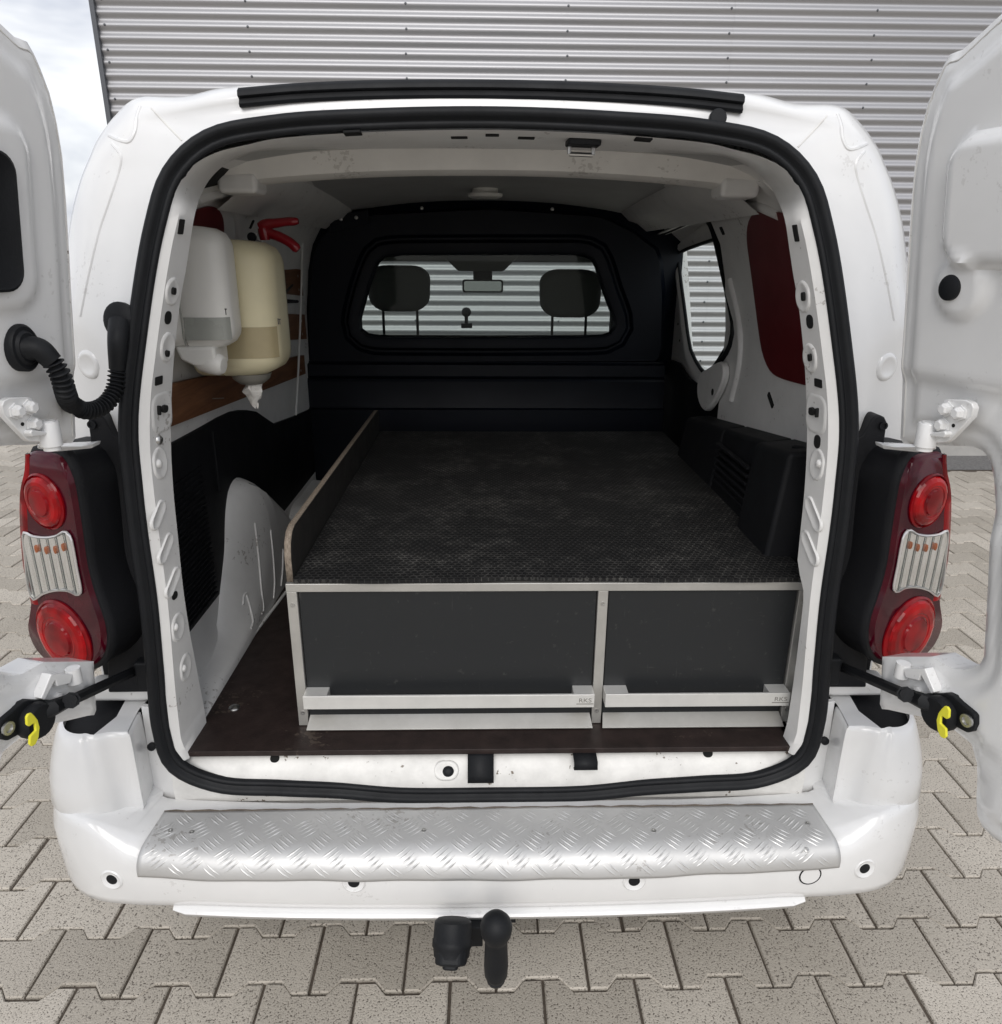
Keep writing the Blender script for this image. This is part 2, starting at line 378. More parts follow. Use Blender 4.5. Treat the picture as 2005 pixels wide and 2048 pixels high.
# rubber mat with a honeycomb of raised ribs, dust lying on it
mt, t, b = newmat('honeycomb_mat'); M['mat'] = mt
b.inputs['Roughness'].default_value = .66; b.inputs['Specular IOR Level'].default_value = .3
geo = N(t, 'ShaderNodeNewGeometry'); sx_ = N(t, 'ShaderNodeSeparateXYZ'); L_(t, geo.outputs['Position'], sx_.inputs[0])
def mth(op, a, b_=None, c_=None):
    n_ = N(t, 'ShaderNodeMath', operation=op)
    for i, q in enumerate((a, b_, c_)):
        if q is None: continue
        if isinstance(q, (int, float)): n_.inputs[i].default_value = q
        else: L_(t, q, n_.inputs[i])
    return n_.outputs[0]
CELL = .0145
px = mth('DIVIDE', sx_.outputs[0], CELL); py = mth('DIVIDE', sx_.outputs[1], CELL*1.7320508)
def hexd(ox, oy):
    fx = mth('SUBTRACT', mth('FRACT', mth('ADD', px, 50+ox)), .5)
    fy = mth('MULTIPLY', mth('SUBTRACT', mth('FRACT', mth('ADD', py, 50+oy)), .5), 1.7320508)
    ax = mth('ABSOLUTE', fx); ay = mth('ABSOLUTE', fy)
    return mth('MAXIMUM', ax, mth('ADD', mth('MULTIPLY', ax, .5), mth('MULTIPLY', ay, .8660254)))
hd = mth('MINIMUM', hexd(0, 0), hexd(.5, .5))
rib = N(t, 'ShaderNodeMapRange', interpolation_type='SMOOTHSTEP'); rib.inputs[1].default_value = .36; rib.inputs[2].default_value = .45; L_(t, hd, rib.inputs[0])
d1 = N(t, 'ShaderNodeTexNoise', Scale=6.0, Detail=5.0, Roughness=.75); L_(t, geo.outputs['Position'], d1.inputs['Vector'])
dr = N(t, 'ShaderNodeValToRGB'); dr.color_ramp.elements[0].position = .47; dr.color_ramp.elements[1].position = .66; L_(t, d1.outputs['Fac'], dr.inputs[0])
d2 = N(t, 'ShaderNodeTexNoise', Scale=55.0, Detail=4.0, Roughness=.7); L_(t, geo.outputs['Position'], d2.inputs['Vector'])
dr2 = N(t, 'ShaderNodeValToRGB'); dr2.color_ramp.elements[0].position = .42; dr2.color_ramp.elements[1].position = .72; L_(t, d2.outputs['Fac'], dr2.inputs[0])
dust = mth('MULTIPLY', mth('ADD', mth('MULTIPLY', dr.outputs[0], .62), .13), mth('ADD', mth('MULTIPLY', dr2.outputs[0], .75), .25))
dribs = mth('MULTIPLY', dust, mth('ADD', mth('MULTIPLY', rib.outputs[0], .8), .2))
c1_ = N(t, 'ShaderNodeMix', data_type='RGBA'); L_(t, rib.outputs[0], c1_.inputs[0]); c1_.inputs[6].default_value = (.006, .006, .0068, 1); c1_.inputs[7].default_value = (.022, .022, .022, 1)
c2_ = N(t, 'ShaderNodeMix', data_type='RGBA'); L_(t, dribs, c2_.inputs[0]); L_(t, c1_.outputs[2], c2_.inputs[6]); c2_.inputs[7].default_value = (.24, .232, .215, 1)
L_(t, c2_.outputs[2], b.inputs['Base Color'])
bp = N(t, 'ShaderNodeBump', Strength=.9, Distance=.0025); L_(t, rib.outputs[0], bp.inputs['Height']); L_(t, bp.outputs[0], b.inputs['Normal'])
# ================================================================== GROUND
gv = [(-300,-300,-.03),(300,-300,-.03),(300,300,-.03),(-300,300,-.03)]
ground = tag(mesh('ground', gv, [(0,1,2,3)], M['asphaltfar'], smooth=False), kind='structure')
paving = tag(mesh('paving', [(-7.25,-3.75,-.009),(5.95,-3.75,-.009),(5.95,7.6,-.009),(-7.25,7.6,-.009)], [(0,1,2,3)], M['sand'], smooth=False), kind='structure')

PX, PY, AMP, GAP = .2098, .1516, .029, .0062
def paver_outline():
    h = PX/2-GAP/2; a = .04; s = .025; y1 = PY/2+AMP/2-GAP/2; y0 = PY/2-AMP/2-GAP/2
    top = [(-h, y1), (-h+a, y1), (-h+a+s, y0), (h-a-s, y0), (h-a, y1), (h, y1)]
    return top+[(x, -y) for x, y in reversed(top)]
OUTL = paver_outline()
def inset(pts, d):
    n = len(pts); out = []
    for i in range(n):
        p0, p1, p2 = Vector(pts[i-1]), Vector(pts[i]), Vector(pts[(i+1) % n])
        e1 = (p1-p0).normalized(); e2 = (p2-p1).normalized()
        n1 = Vector((e1.y, -e1.x)); n2 = Vector((e2.y, -e2.x)); bb = (n1+n2)
        out.append(tuple(p1+bb*(d/max(.3, 1+n1.dot(n2)))))
    return out
INN = inset(OUTL, .0028)
def paver_geo():
    n = 12
    V = [(x, y, -.05) for x, y in OUTL]+[(x, y, -.0035) for x, y in OUTL]+[(x, y, 0) for x, y in INN]
    F = [tuple(range(2*n, 3*n))]
    for i in range(n):
        j = (i+1) % n; F += [(i, j, n+j, n+i), (n+i, n+j, 2*n+j, 2*n+i)]
    return V, F
pv, pf = paver_geo()
proto = bpy.data.meshes.new('paver'); proto.from_pydata(pv, [], pf); proto.materials.append(M['paver'])
bm = bmesh.new(); bm.from_mesh(proto); bmesh.ops.recalc_face_normals(bm, faces=bm.faces); bm.to_mesh(proto); bm.free()
p0 = P(46, 1998, z=0); yline0 = p0.y+AMP/2; x00 = p0.x
spots = []
for r in range(-24, 52):
    yc = yline0+(r+.5)*PY
    xo = x00+PX/2+(PX/2 if r % 2 else 0)
    for k in range(-36, 36):
        x = xo+k*PX
        if x < -7.2 or x > 5.9 or yc > 7.6 or (x > -2.9 and yc > 4.2): continue
        u, v = proj((x, yc, 0)); inview = False
        d = (Vector((x, yc, 0))-CAM).dot(FW)
        if d > .2 and -90 < u < 2095 and v < 2150:
            if v > 1790 or (u < 190 and v > 890) or (u > 1800 and v > 925): inview = True
        spots.append((inview, d, x, yc))
near = sorted([s for s in spots if s[0]], key=lambda s: s[1])[:300]
nearset = set((s[2], s[3]) for s in near)
for _, d, x, y in near:
    o = bpy.data.objects.new('paver', proto); COL.objects.link(o); o.parent = paving
    o.location = (x+random.uniform(-.0012, .0012), y+random.uniform(-.0012, .0012), random.uniform(-.0018, .0012))
    o.rotation_euler = (random.uniform(-.006, .006), random.uniform(-.006, .006), random.uniform(-.006, .006))
V, F = [], []
for _, d, x, y in spots:
    if (x, y) in nearset: continue
    b_ = len(V); dz = random.uniform(-.0018, .0012); V += [(a+x, c+y, e+dz) for a, c, e in pv]; F += [tuple(i+b_ for i in q) for q in pf]
me = bpy.data.meshes.new('paver_field'); me.from_pydata(V, [], F)
fin('paver_field', me, M['paver_far'], paving, smooth=False)['kind'] = 'stuff'

# rough strip, darker grey than the pavers, at the foot of the wall
tag(mesh('wall_foot_strip', [(-2.6, 4.20, -.004), (12, 4.20, -.004), (12, 4.75, -.004), (-2.6, 4.75, -.004)], [(0,1,2,3)], M['footstrip'], smooth=False), kind='structure')

# ================================================================== WAREHOUSE
WY, WX = 4.66, -2.70
wh = empty('warehouse', (3, WY, 0), 'silver warehouse wall of horizontal corrugated sheet behind the van', 'building')
PITCH, DEPTH = .076, .018
def sheet(x0, x1, z0, z1):
    V, F = [], []; n = int((z1-z0)/PITCH*10)
    for i in range(n+1):
        z = z0+(z1-z0)*i/n; y = WY-DEPTH/2*math.sin(2*math.pi*z/PITCH)
        V += [(x0, y, z), (x1, y, z)]
        if i: F.append((2*i-2, 2*i-1, 2*i+1, 2*i))
    return V, F
seam = P(1467, 60, y=WY).x
for x0, x1, dy in ((WX+.02, seam+.04, 0), (seam, seam+4.0, -.0015), (seam+3.96, 12, 0)):
    v, f = sheet(x0, x1, .24, 7.4); v = [(a, c+dy, e) for a, c, e in v]
    mesh('corrugated_sheet', v, f, M['sheet'], wh, ang=80)
V, F = [], []
cols = [(P(206, 20, y=WY).x, 1), (P(497, 60, y=WY).x, 1), (P(815, 140, y=WY).x, 1), (P(1134, 120, y=WY).x, 1), (P(1459, 80, y=WY).x, 1), (P(1750, 60, y=WY).x, 1)]
dx = cols[-1][0]-cols[-2][0]
cols += [(cols[-1][0]+dx*k, 1) for k in (1, 2, 3)]
for cxx, _ in cols:
    for k in range(4, 96, 2):
        if random.random() < .03: k += 1
        z = (k+.25)*PITCH
        v, f = lathev([(.0085, 0), (.0085, .002), (.0065, .003), (.006, .007), (.001, .0075)], (cxx+random.uniform(-.006, .006), WY-DEPTH/2+.0005, z), (0, -1, 0), 8)
        b_ = len(V); V += v; F += [tuple(i+b_ for i in q) for q in f]
mesh('sheet_screws', V, F, M['darkflash'], wh)['kind'] = 'stuff'
box('corner_flashing', (WX-.008, WY-.030, .1), (WX+.026, WY+.05, 7.5), M['darkflash'], wh, bevel=.004)
box('concrete_plinth', (WX, WY-.02, -.1), (12, WY+.25, .255), M['plinth'], wh, bevel=.01)
box('side_wall', (WX, WY+.052, -.1), (WX+.06, 22, 7.4), M['sheet'], wh)
box('roof', (WX-.05, WY-.06, 7.42), (12.1, 22, 7.6), M['darkflash'], wh, bevel=.01)
# ================================================================== VAN
van = empty('van', (0, 2.0, 0), 'white panel van seen from behind, both rear doors wide open', 'van')
W, WI = M['white'], M['white_in']
def both(fn):
    for s in (-1, 1): fn(s)
def sgn(s, p): return Vector((p[0]*(-s), p[1], p[2]))     # points traced on the left side (x<0); s=-1 keeps, s=1 mirrors

# ---- seal path (x<0 half, then mirrored)
SEAL_L = [(0,1.787),(-.20,1.782),(-.374,1.770),(-.488,1.746),(-.553,1.692),(-.589,1.608),(-.638,1.415),(-.667,1.266),(-.672,1.137),(-.674,.928),(-.684,.76),(-.692,.622),(-.676,.532),(-.595,.482),(-.46,.470),(-.33,.462),(-.20,.448),(0,.446)]
full = [(x, 0, z) for x, z in SEAL_L]+[(-x, 0, z) for x, z in reversed(SEAL_L[1:-1])]
seal_path = spline(full, 220, True)
seal_path = [Vector((p.x, yr(p.z), p.z)) for p in seal_path]
prof = [(-.019,-.012),(-.020,.004),(-.016,.0095),(-.010,.0105),(-.006,.007),(-.003,.0085),(.000,.017),(.006,.0225),(.013,.0225),(.019,.017),(.0215,.006),(.019,-.012)]
rings = []; n = len(seal_path)
cen = Vector((0, 0, 1.1))
for i, p in enumerate(seal_path):
    t_ = (seal_path[(i+1) % n]-seal_path[i-1]).normalized()
    b_ = Vector((0, -1, 0)); b_ = (b_-t_*b_.dot(t_)).normalized(); o_ = b_.cross(t_)
    if o_.dot(p-cen) < 0: o_ = -o_
    rings.append([p+o_*a*.80+b_*c*.70 for a, c in prof])
loft('door_seal', rings, M['rubber'], van, True, True, ang=60)
SEALX = sorted([(p.z, abs(p.x)) for p in seal_path if p.z < 1.75])
def seal_x(z):
    for (a, x0), (b_, x1) in zip(SEALX, SEALX[1:]):
        if a <= z <= b_: return x0+(x1-x0)*(z-a)/max(1e-6, b_-a)
    return SEALX[-1][1]

# ---- rear frame: white D-pillars and header outside the seal, running on into side and roof skin
def st(I, K, O): return (Vector((I[0], yr(I[1])+.004, I[1])), K if isinstance(K, Vector) else Vector(K), O if isinstance(O, Vector) else Vector(O))
ST = [st((-.668,1.15), (-.752,.085,1.15), (-.868,.15,1.15)),
      st((-.662,1.30), (-.742,.085,1.30), (-.855,.15,1.30)),
      st((-.638,1.415), P(158,632,y=.09), (-.83,.15,1.45)),
      st((-.612,1.52), P(185,510,y=.10), (-.795,.15,1.555)),
      st((-.589,1.608), P(205,437,y=.11), P(147,430,y=.155)),
      st((-.573,1.655), P(222,382,y=.115), P(165,362,y=.16)),
      st((-.553,1.692), P(236,340,y=.12), P(184,316,y=.16)),
      st((-.525,1.722), P(245,308,y=.12), P(200,281,y=.165)),
      st((-.488,1.746), P(266,262,y=.125), P(234,236,y=.165)),
      st((-.44,1.758), P(300,238,y=.13), P(280,200,y=.16)),
      st((-.40,1.767), P(371,222,y=.125), P(371,197,y=.145)),
      st((-.33,1.773), P(480,205,y=.12), P(480,176,y=.135)),
      st((-.2,1.782), P(730,190,y=.12), P(730,167,y=.135)),
      st((0,1.787), P(979,188,y=.12), P(979,164,y=.135))]
ST = ST+[tuple(mir(q) for q in s) for s in reversed(ST[:-1])]
I_ = splseg([s[0] for s in ST], 5); K_ = splseg([s[1] for s in ST], 5); O_ = splseg([s[2] for s in ST], 5)
rr = []
for a, k, o in zip(I_, K_, O_):
    up_ = max(0, min(1, (o.z-1.5)/.3))
    g = a.lerp(k, .55); g.y += .004
    rr.append([a, g, k, k.lerp(o, .22)+Vector((0, -.006, 0)), k.lerp(o, .75)+Vector((0, -.004, 0)), o,
               o+Vector((o.x*.012, .012, .006*up_)), Vector((o.x*1.03, o.y+.12, o.z+.016*up_)), Vector((o.x*1.045, .9, o.z+.028*up_)), Vector((o.x*1.045, 1.02, o.z+.028*up_))])
body = loft('rear_body_frame', rr, W, van, ang=75)
body_bv = bvh_of(*loftv(rr))
# panel joint from the gutter notch down to the seal, both corners; corner notch fold
def joint(s):
    def lay(name, pxs, r, n, mat):
        pts = []
        for u, v in spline([(u, v, 0) for u, v in pxs], n, False) and [(q.x, q.y) for q in spline([(u, v, 0) for u, v in pxs], n)]:
            p, nn2 = hit(body_bv, u, v)
            if p: pts.append(sgn(s, p-nn2*(r*.35)))
        if len(pts) > 3: tube(name, pts, r, mat, body, 8)
    lay('panel_joint', [(303,216),(330,246),(364,281)], .0020, 16, M['white_dirty'])
    lay('pressed_fold', [(281,212),(274,232),(270,262),(258,282),(238,279),(218,270)], .0042, 30, W)
    lay('pressed_bead', [(224,286),(241,309),(240,330),(219,398),(198,460),(176,551),(160,632)], .0036, 44, W)
    c, n_ = hit(body_bv, *((178, 729) if s < 0 else (1774, 734))); lathe('pressed_boss', [(.030, -.004), (.027, .0008), (.023, .004), (.018, .0045), (.016, .0035), (.0, .0035)], c, n_, W, body)
both(joint)
# black weather strip on the roof edge
def strip_pts(dz, dy):
    c = [P(479,178,y=.118), P(600,168,y=.122), P(760,162,y=.125), P(979,161,y=.126)]
    c = c+[mir(q) for q in reversed(c[:-1])]
    return [q+Vector((0, dy, dz)) for q in spline(c, 40)]
sr = []
for q in strip_pts(0, 0):
    sr.append([q+Vector((0, y_*1.1, z_*1.15-.006)) for y_, z_ in ((.02, .006), (-.006, .006), (-.014, .001), (-.015, -.006), (-.008, -.009), (-.008, -.011), (-.011, -.016), (-.008, -.020), (.004, -.020), (.02, -.01))])
loft('roof_edge_weatherstrip', sr, M['rubber'], van, True, cap=True, ang=50)
lathe('rubber_bung', [(.0150, -.004), (.0150, .004), (.013, .006), (0, .006)], PR(1436, 236, -.002), (0, -1, .15), M['black'], van)

# ---- inner jamb of the opening (pillar faces with pressed dimples)
E_PX = [(410,1424),(406,1402),(392,1330),(378,1254),(366,1172),(356,1073),(346.7,978),(342,884),(343.5,789),(350,694.5),(361,600),(371,545),(380.5,485),(390,428)]
JM = []
for u, v in E_PX:
    z = P(u, v, y=.1).z
    xs = -(seal_x(min(1.7, max(.5, z)))-.027)
    p = P(u, v, x=xs+.012); JM.append((Vector((xs-.012, yr(p.z)+.002, p.z)), Vector((xs+.004, yr(p.z)+.012, p.z)), p))
top_in = [((-.545,1.675), P(405,384,y=.24)), ((-.520,1.705), P(425,352,y=.25)), ((-.478,1.727), P(458,325,y=.27)), ((-.42,1.741), P(515,303,y=.30)), ((-.36,1.752), P(600,299,y=.33)), ((-.2,1.763), P(760,297,y=.34)), ((0,1.768), P(979,297,y=.345))]
for (x, z), e in top_in:
    a = Vector((x, yr(z)+.002, z)); JM.append((a, a.lerp(e, .12)+Vector((0, .002, -.004)), e))
JM = [(Vector((JM[0][0].x+.016, 0.006, .535)), Vector((JM[0][1].x+.008, .014, .535)), Vector((JM[0][2].x, JM[0][2].y, .535)))]+JM
JM = JM+[tuple(mir(q) for q in s) for s in reversed(JM[:-1])]
ja = [splseg([s[k] for s in JM], 4) for k in range(3)]
jr = []
for a, b_, c in zip(*ja):
    jr.append([a, b_, b_.lerp(c, .5), c, c+Vector((.02 if c.x < 0 else -.02, .004, 0))*0+Vector((-.035 if c.x < 0 else .035, .012, .02 if c.z > 1.6 else 0))*(1 if abs(c.x) > .3 else 0)+(Vector((0, .01, .03)) if abs(c.x) <= .3 else Vector((0, 0, 0)))])
for r in jr:
    if r[3].x > 0 and r[3].z < .96:
        k = max(0, min(1, (.96-r[3].z)/.05)); a0, b0 = r[1], r[3].copy(); r[3] = b0.lerp(a0, .62*k); r[2] = r[1].lerp(r[3], .5); r[4] = r[4].lerp(r[3]+Vector((.045, .004, 0)), k)
jv, jf = loftv(jr)
jamb = mesh('door_jamb', jv, jf, WI, van, ang=50)
jamb_bv = bvh_of(jv, jf)
def on(bv, u, v):
    p, n_ = hit(bv, u, v)
    return p, n_
def pill(name, bv, u, v, w_, h_, mat, parent, ang=0, hgt=.004, r=None, dome=True):
    """pressed or cut shape lying on a surface; w_ and h_ in metres, ang turns it in its plane"""
    p, n_ = hit(bv, u, v)
    if p is None: return None
    a, b_, c = ortho(n_); ca, sa = math.cos(R(ang)), math.sin(R(ang))
    a2 = a*ca+b_*sa; b2 = b_*ca-a*sa
    rr_ = min(w_, h_)/2*.98 if r is None else r
    o0 = roundrect(w_, h_, rr_, 5); sc = ((1.0, -.002), (1.0, 0.0003), (.90, hgt*.55), (.80, hgt*.6), (.62, hgt*.25)) if dome == 1 else ((1.0, -.002), (1.0, 0.0004), (.8, hgt*.75), (.5, hgt)) if dome else ((1, -.002), (1, hgt), (.9, hgt))
    rg = []
    for k, hh in sc:
        rg.append([p+b2*(x-(1-k)*math.copysign(min(w_, h_)/2, x) if abs(x) > (1-k)*min(w_, h_)/2 else 0)+a2*(y-(1-k)*math.copysign(min(w_, h_)/2, y) if abs(y) > (1-k)*min(w_, h_)/2 else 0)+c*hh for x, y in o0])
    return loft(name, rg, mat, parent, True, cap=True, ang=50)
H_ = M['hole']
# left jamb details: (u, v, width, height, angle)
for u, v, w_, h_, an in ((316,1030,.060,.028,38),(331,1097,.064,.028,38),(345,1165,.064,.028,38)): pill('pressed_pad', jamb_bv, u, v, w_*1.1, h_, WI, jamb, an, .006)
for u, v, w_, h_ in ((302,612,.0,.0),(335,694,.052,.050),(320,926,.050,.056),(356,1254,.050,.056),(371,1334,.048,.054),(345,583,.05,.045)):
    if w_: pill('pressed_dimple', jamb_bv, u, v, w_, h_*1.15, WI, jamb, 0, .005)
pill('pressed_dimple', jamb_bv, 324, 824, .075, .080, WI, jamb, 0, .004, r=.022)
for u, v, w_, h_ in ((344,581,.010,.013),(335.5,635,.022,.024),(331,706,.010,.012),(317,761,.026,.016),(326,817,.018,.014),(315,820,.006,.018),(349,1191,.020,.016),(362,453,.016,.026)):
    pill('cut_hole', jamb_bv, u, v, w_, h_, H_, jamb, 0, .0016 if (u, v) not in ((344,581),(331,706),(326,817),(315,820)) else .0062, dome=False, r=min(w_, h_)*(.15 if (u,v) in ((317,761),(362,453)) else .45))
for u, v in ((318,880),): pill('jamb_bolt', jamb_bv, u, v, .020, .020, M['steel'], jamb, 0, .006, dome=2)
for u, v in ((316,927),(350,1254),(366,1336)): pill('rivet_dome', jamb_bv, u, v, .018, .018, WI, jamb, 0, .007, dome=2)
# right jamb
for u, v, w_, h_, an in ((1628,1028,.074,.030,-38),(1621,1096,.074,.030,-38)): pill('pressed_pad', jamb_bv, u, v, w_*1.1, h_, WI, jamb, an, .006)
for u, v, w_, h_ in ((1607,593,.050,.052),(1621,716,.050,.050),(1635,929,.050,.056)): pill('pressed_dimple', jamb_bv, u, v, w_, h_*1.15, WI, jamb, 0, .005)
pill('pressed_dimple', jamb_bv, 1633, 827, .075, .080, WI, jamb, 0, .004, r=.022)
for u, v, w_, h_ in ((1611,592,.009,.016),(1621,643,.022,.026),(1624,714,.009,.014),(1638,766,.026,.016),(1628,822,.018,.015),(1638,825,.006,.018),(1636,883,.022,.026),(1593,466,.014,.030)):
    pill('cut_hole', jamb_bv, u, v, w_, h_, H_, jamb, 0, .0016 if (u, v) not in ((1611,592),(1624,714),(1628,822),(1638,825)) else .0062, dome=False, r=min(w_, h_)*(.15 if (u,v) in ((1638,766),(1593,466)) else .45))
pill('rivet_dome', jamb_bv, 1640, 927, .018, .018, WI, jamb, 0, .007, dome=2)
# header details
for u, v, w_, h_ in ((919,274,.03,.012),(1053,275,.03,.012),(985,270,.024,.008),(706,266,.03,.010),(1287,278,.03,.010),(897-40,1e9,.0,.0)):
    if w_: pill('cut_hole', jamb_bv, u, v, w_, h_*2.4, H_, jamb, 0, .0016, dome=False, r=.003)
p, n_ = hit(jamb_bv, 1167, 280)
a, b_, c = ortho(n_)
latch = mesh('roof_latch_striker', *prismv([p+b_*x+a*y for x, y in roundrect(.060, .060, .006)], c*.010), M['black'], van, bevel=.002)
mesh('striker_bar', *join([tubev([p+b_*-.022+a*.02+c*.022, p+b_*.022+a*.02+c*.022], .004, 8), tubev([p+b_*-.022+a*.02+c*.005, p+b_*-.022+a*.02+c*.022], .004, 8), tubev([p+b_*.022+a*.02+c*.005, p+b_*.022+a*.02+c*.022], .004, 8)]), M['steel'], latch)

# ---- sill under the floor board
SLP = [(.06, .532), (.035, .530), (.020, .515), (.008, .497), (.002, .474), (.004, .43)]
xs = [-.69, -.66, -.55, -.4, -.25, 0, .25, .4, .55, .66, .69]
rg = []
for x in [ -.69+1.38*i/60 for i in range(61)]:
    dip = 0
    rg.append([Vector((x, y, z-(.006 if (abs(x+.083) < .05 and i_ in (2, 3)) else 0))) for i_, (y, z) in enumerate(SLP)])
sv, sf = loftv(rg); sill = mesh('load_sill', sv, sf, M['white_dirty'], van, ang=60); sill_bv = bvh_of(sv, sf)
for u, v, s_ in ((550,1517,.020),(1416,1506,.022)): pill('sill_hole', sill_bv, u, v, s_, s_*.9, H_, sill, 0, .0016, dome=False)
pill('sill_socket', sill_bv, 893, 1541, .056, .042, M['white_dirty'], sill, 0, .006)
pill('sill_bolt', sill_bv, 897, 1543, .026, .024, M['black'], sill, 0, .008, dome=2)
def striker(u0, u1, v0, v1, nm):
    a = P(u0, v0, y=.022); b2 = P(u1, v1, y=-.012)
    w2 = b2.x-a.x
    pts = [(a.x, .03, .534), (a.x, .012, .533), (a.x, -.006, b2.z+.012), (a.x, -.010, b2.z), (a.x, -.002, b2.z-.002)]
    rg_ = [[Vector(q), Vector(q)+Vector((w2, 0, 0))] for q in pts]
    o_ = loft(nm, rg_, M['black'], van, solid=.004, ang=30)
    return o_, a, b2
s1, a1, b1 = striker(936, 988, 1502, 1564, 'lower_striker')
pill('striker_slot', sill_bv, 960, 1544, .018, .012, H_, s1, 0, .016, dome=False)
s2_, a2, b2_ = striker(1146, 1196, 1502, 1538, 'lower_striker')
for v in (1513, 1530): pill('striker_bolt', sill_bv, 1172+(v-1513)*.2, v, .018, .015, M['black'], s2_, 0, .014, dome=2)

# ---- floor board
flv = [(-.672, .018), (.672, .018), (.69, .20), (.69, 1.80), (-.69, 1.80), (-.69, .21)]
floor_ = prism('floor_board', [(x, y, .536) for x, y in flv], (0, 0, .013), M['floor'], van, bevel=.0015)
lathe('floor_rivet', [(.013, 0), (.012, .003), (.006, .006), (0, .0065)], P(469, 1416, z=.549), (0, 0, 1), M['steel'], floor_, 14)

# ---- interior side walls: section in x over z, run along y
def sidex(z):
    T = [(.53,.70),(.62,.735),(.95,.745),(1.15,.745),(1.35,.742),(1.5,.725),(1.6,.70),(1.68,.655),(1.735,.585),(1.765,.50)]
    for (a, x0), (b_, x1) in zip(T, T[1:]):
        if a <= z <= b_: return x0+(x1-x0)*(z-a)/(b_-a)
    return T[0][1] if z < T[0][0] else T[-1][1]
ZS = [.53,.62,.8,.95,1.05,1.15,1.25,1.35,1.43,1.5,1.56,1.6,1.64,1.68,1.71,1.735,1.752,1.765]
def wall(s, y0, y1, name, zs=ZS, ys=None):
    ys = ys or [y0+(y1-y0)*i/8 for i in range(9)]
    return loft(name, [[Vector((s*(sidex(z)-0*y), y, z)) for z in zs] for y in ys], WI, van, ang=60)
wall_l = wall(-1, .20, 1.86, 'inner_side_panel')
wall_r = wall(1, .20, 1.03, 'inner_side_panel')
LW = bvh_of(*loftv([[Vector((-(sidex(z)-0*y), y, z)) for z in ZS] for y in [.1, .5, 1.0, 1.4, 1.86]]))
RW = bvh_of(*loftv([[Vector((sidex(z)-0*y, y, z)) for z in ZS] for y in [.1, .5, 1.0, 1.4, 1.86]]))
# pressed ribs of the left wall
for pts in ([(458,372),(470,420),(476,470)], [(392,400),(440,385),(520,392),(575,420),(640,470)]):
    tube('pressed_rib', spline([q for q in (hit(LW, u, v)[0] for u, v in pts) if q], 20), .012, WI, wall_l)
for pts in ([(1395,392),(1440,390),(1500,405),(1560,430)], [(1462,560),(1480,640),(1482,720),(1465,800)]):
    tube('pressed_rib', spline([q for q in (hit(RW, u, v)[0] for u, v in pts) if q], 20), .012, WI, wall_r)
def patch(name, bv, px, mat, parent, lift=.003, n=None):
    pts = []
    for u, v in px:
        p, n_ = hit(bv, u, v)
        if p is not None: pts.append(p+n_*lift)
    if n: pts = spline(pts, n, True)
    c = sum(pts, Vector())/len(pts)
    nn_ = (pts[0]-c).cross(pts[len(pts)//4]-c).normalized()
    if nn_.dot(CAM-c) < 0: nn_ = -nn_
    v_, f_ = prismv([q+nn_*.002 for q in pts], -nn_*.004)
    return mesh(name, v_, f_, mat, parent, ang=30)
patch('maroon_window_cover', RW, [(1575,424),(1521,420),(1506,432),(1499,455),(1499,486),(1505,531),(1513,590),(1520,647),(1529,703),(1541,735),(1553,749),(1608,768),(1660,776),(1700,760),(1690,500),(1640,430)], M['maroon'], wall_r, .004, 60)
patch('maroon_window_cover', LW, [(375,505),(352,560),(350,470),(372,430),(400,414),(425,412),(438,424),(444,450),(440,505)], M['maroon'], wall_l, .004, 40)
for u, v, w_, h_ in ((503,448,.014,.026),(512,322,.018,.035)): pill('cut_hole', LW, u, v, w_, h_, H_, wall_l, 0, .003, dome=False, r=.003)
pill('cut_hole', LW, 432, 350, .10, .075, H_, wall_l, 20, .003, dome=False, r=.01)
for u, v, w_, h_, an in ((1543,800,.05,.014,-35),(1437,363,.018,.035,0),(1446,461,.02,.024,0),(1535,375,.04,.045,0)): pill('cut_hole' if u != 1535 else 'cover_plug', RW, u, v, w_, h_, H_ if u != 1535 else WI, wall_r, an, .003, dome=False, r=.003)

# ---- roof lining side: bare roof skin, bow, rails
RS = []
for y, z0 in ((.30,1.792),(.6,1.80),(1.0,1.80),(1.4,1.790),(1.9,1.770)):
    RS.append([Vector((x, y, z0-.055*(abs(x)/.6)**2.2)) for x in [-.62+1.24*i/20 for i in range(21)]])
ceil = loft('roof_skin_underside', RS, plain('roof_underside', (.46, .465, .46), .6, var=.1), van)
def bowz(x): return -.030*(abs(x)/.58)**2.2
bw = []
for x in [-.60+1.2*i/30 for i in range(31)]:
    d = bowz(x); e_ = 1 if abs(x) < .52 else .72
    bw.append([Vector((x, .46, 1.795+d)), Vector((x, .455, 1.786+d)), Vector((x, .48, 1.744+d)), Vector((x, .50, 1.738+d)), Vector((x, .55, 1.738+d)), Vector((x, .57, 1.79+d))])
loft('roof_bow', bw, plain('bow_paint', (.80, .785, .75), .45, var=.12, vscale=8, spots=.3), van, ang=40)
both(lambda s: box('roof_bow_bracket', (min(s*.52, s*.61), .47, 1.690), (max(s*.52, s*.61), .56, 1.735), WI, van, bevel=.012))
both(lambda s: loft('roof_rail', [[Vector((s*x, y, z)) for x, z in ((.64,1.66),(.60,1.69),(.565,1.70),(.53,1.735),(.52,1.77))] for y in (.55, 1.2, 1.9)], WI, van, ang=30))
dl = lathe('dome_light', [(.045, .0), (.045, .018), (.062, .020), (.060, .030), (.05, .034), (0, .035)], P(971, 396, y=1.5)+Vector((0, 0, .034)), (0, 0, -1), M['whiteplastic'], van, 28)

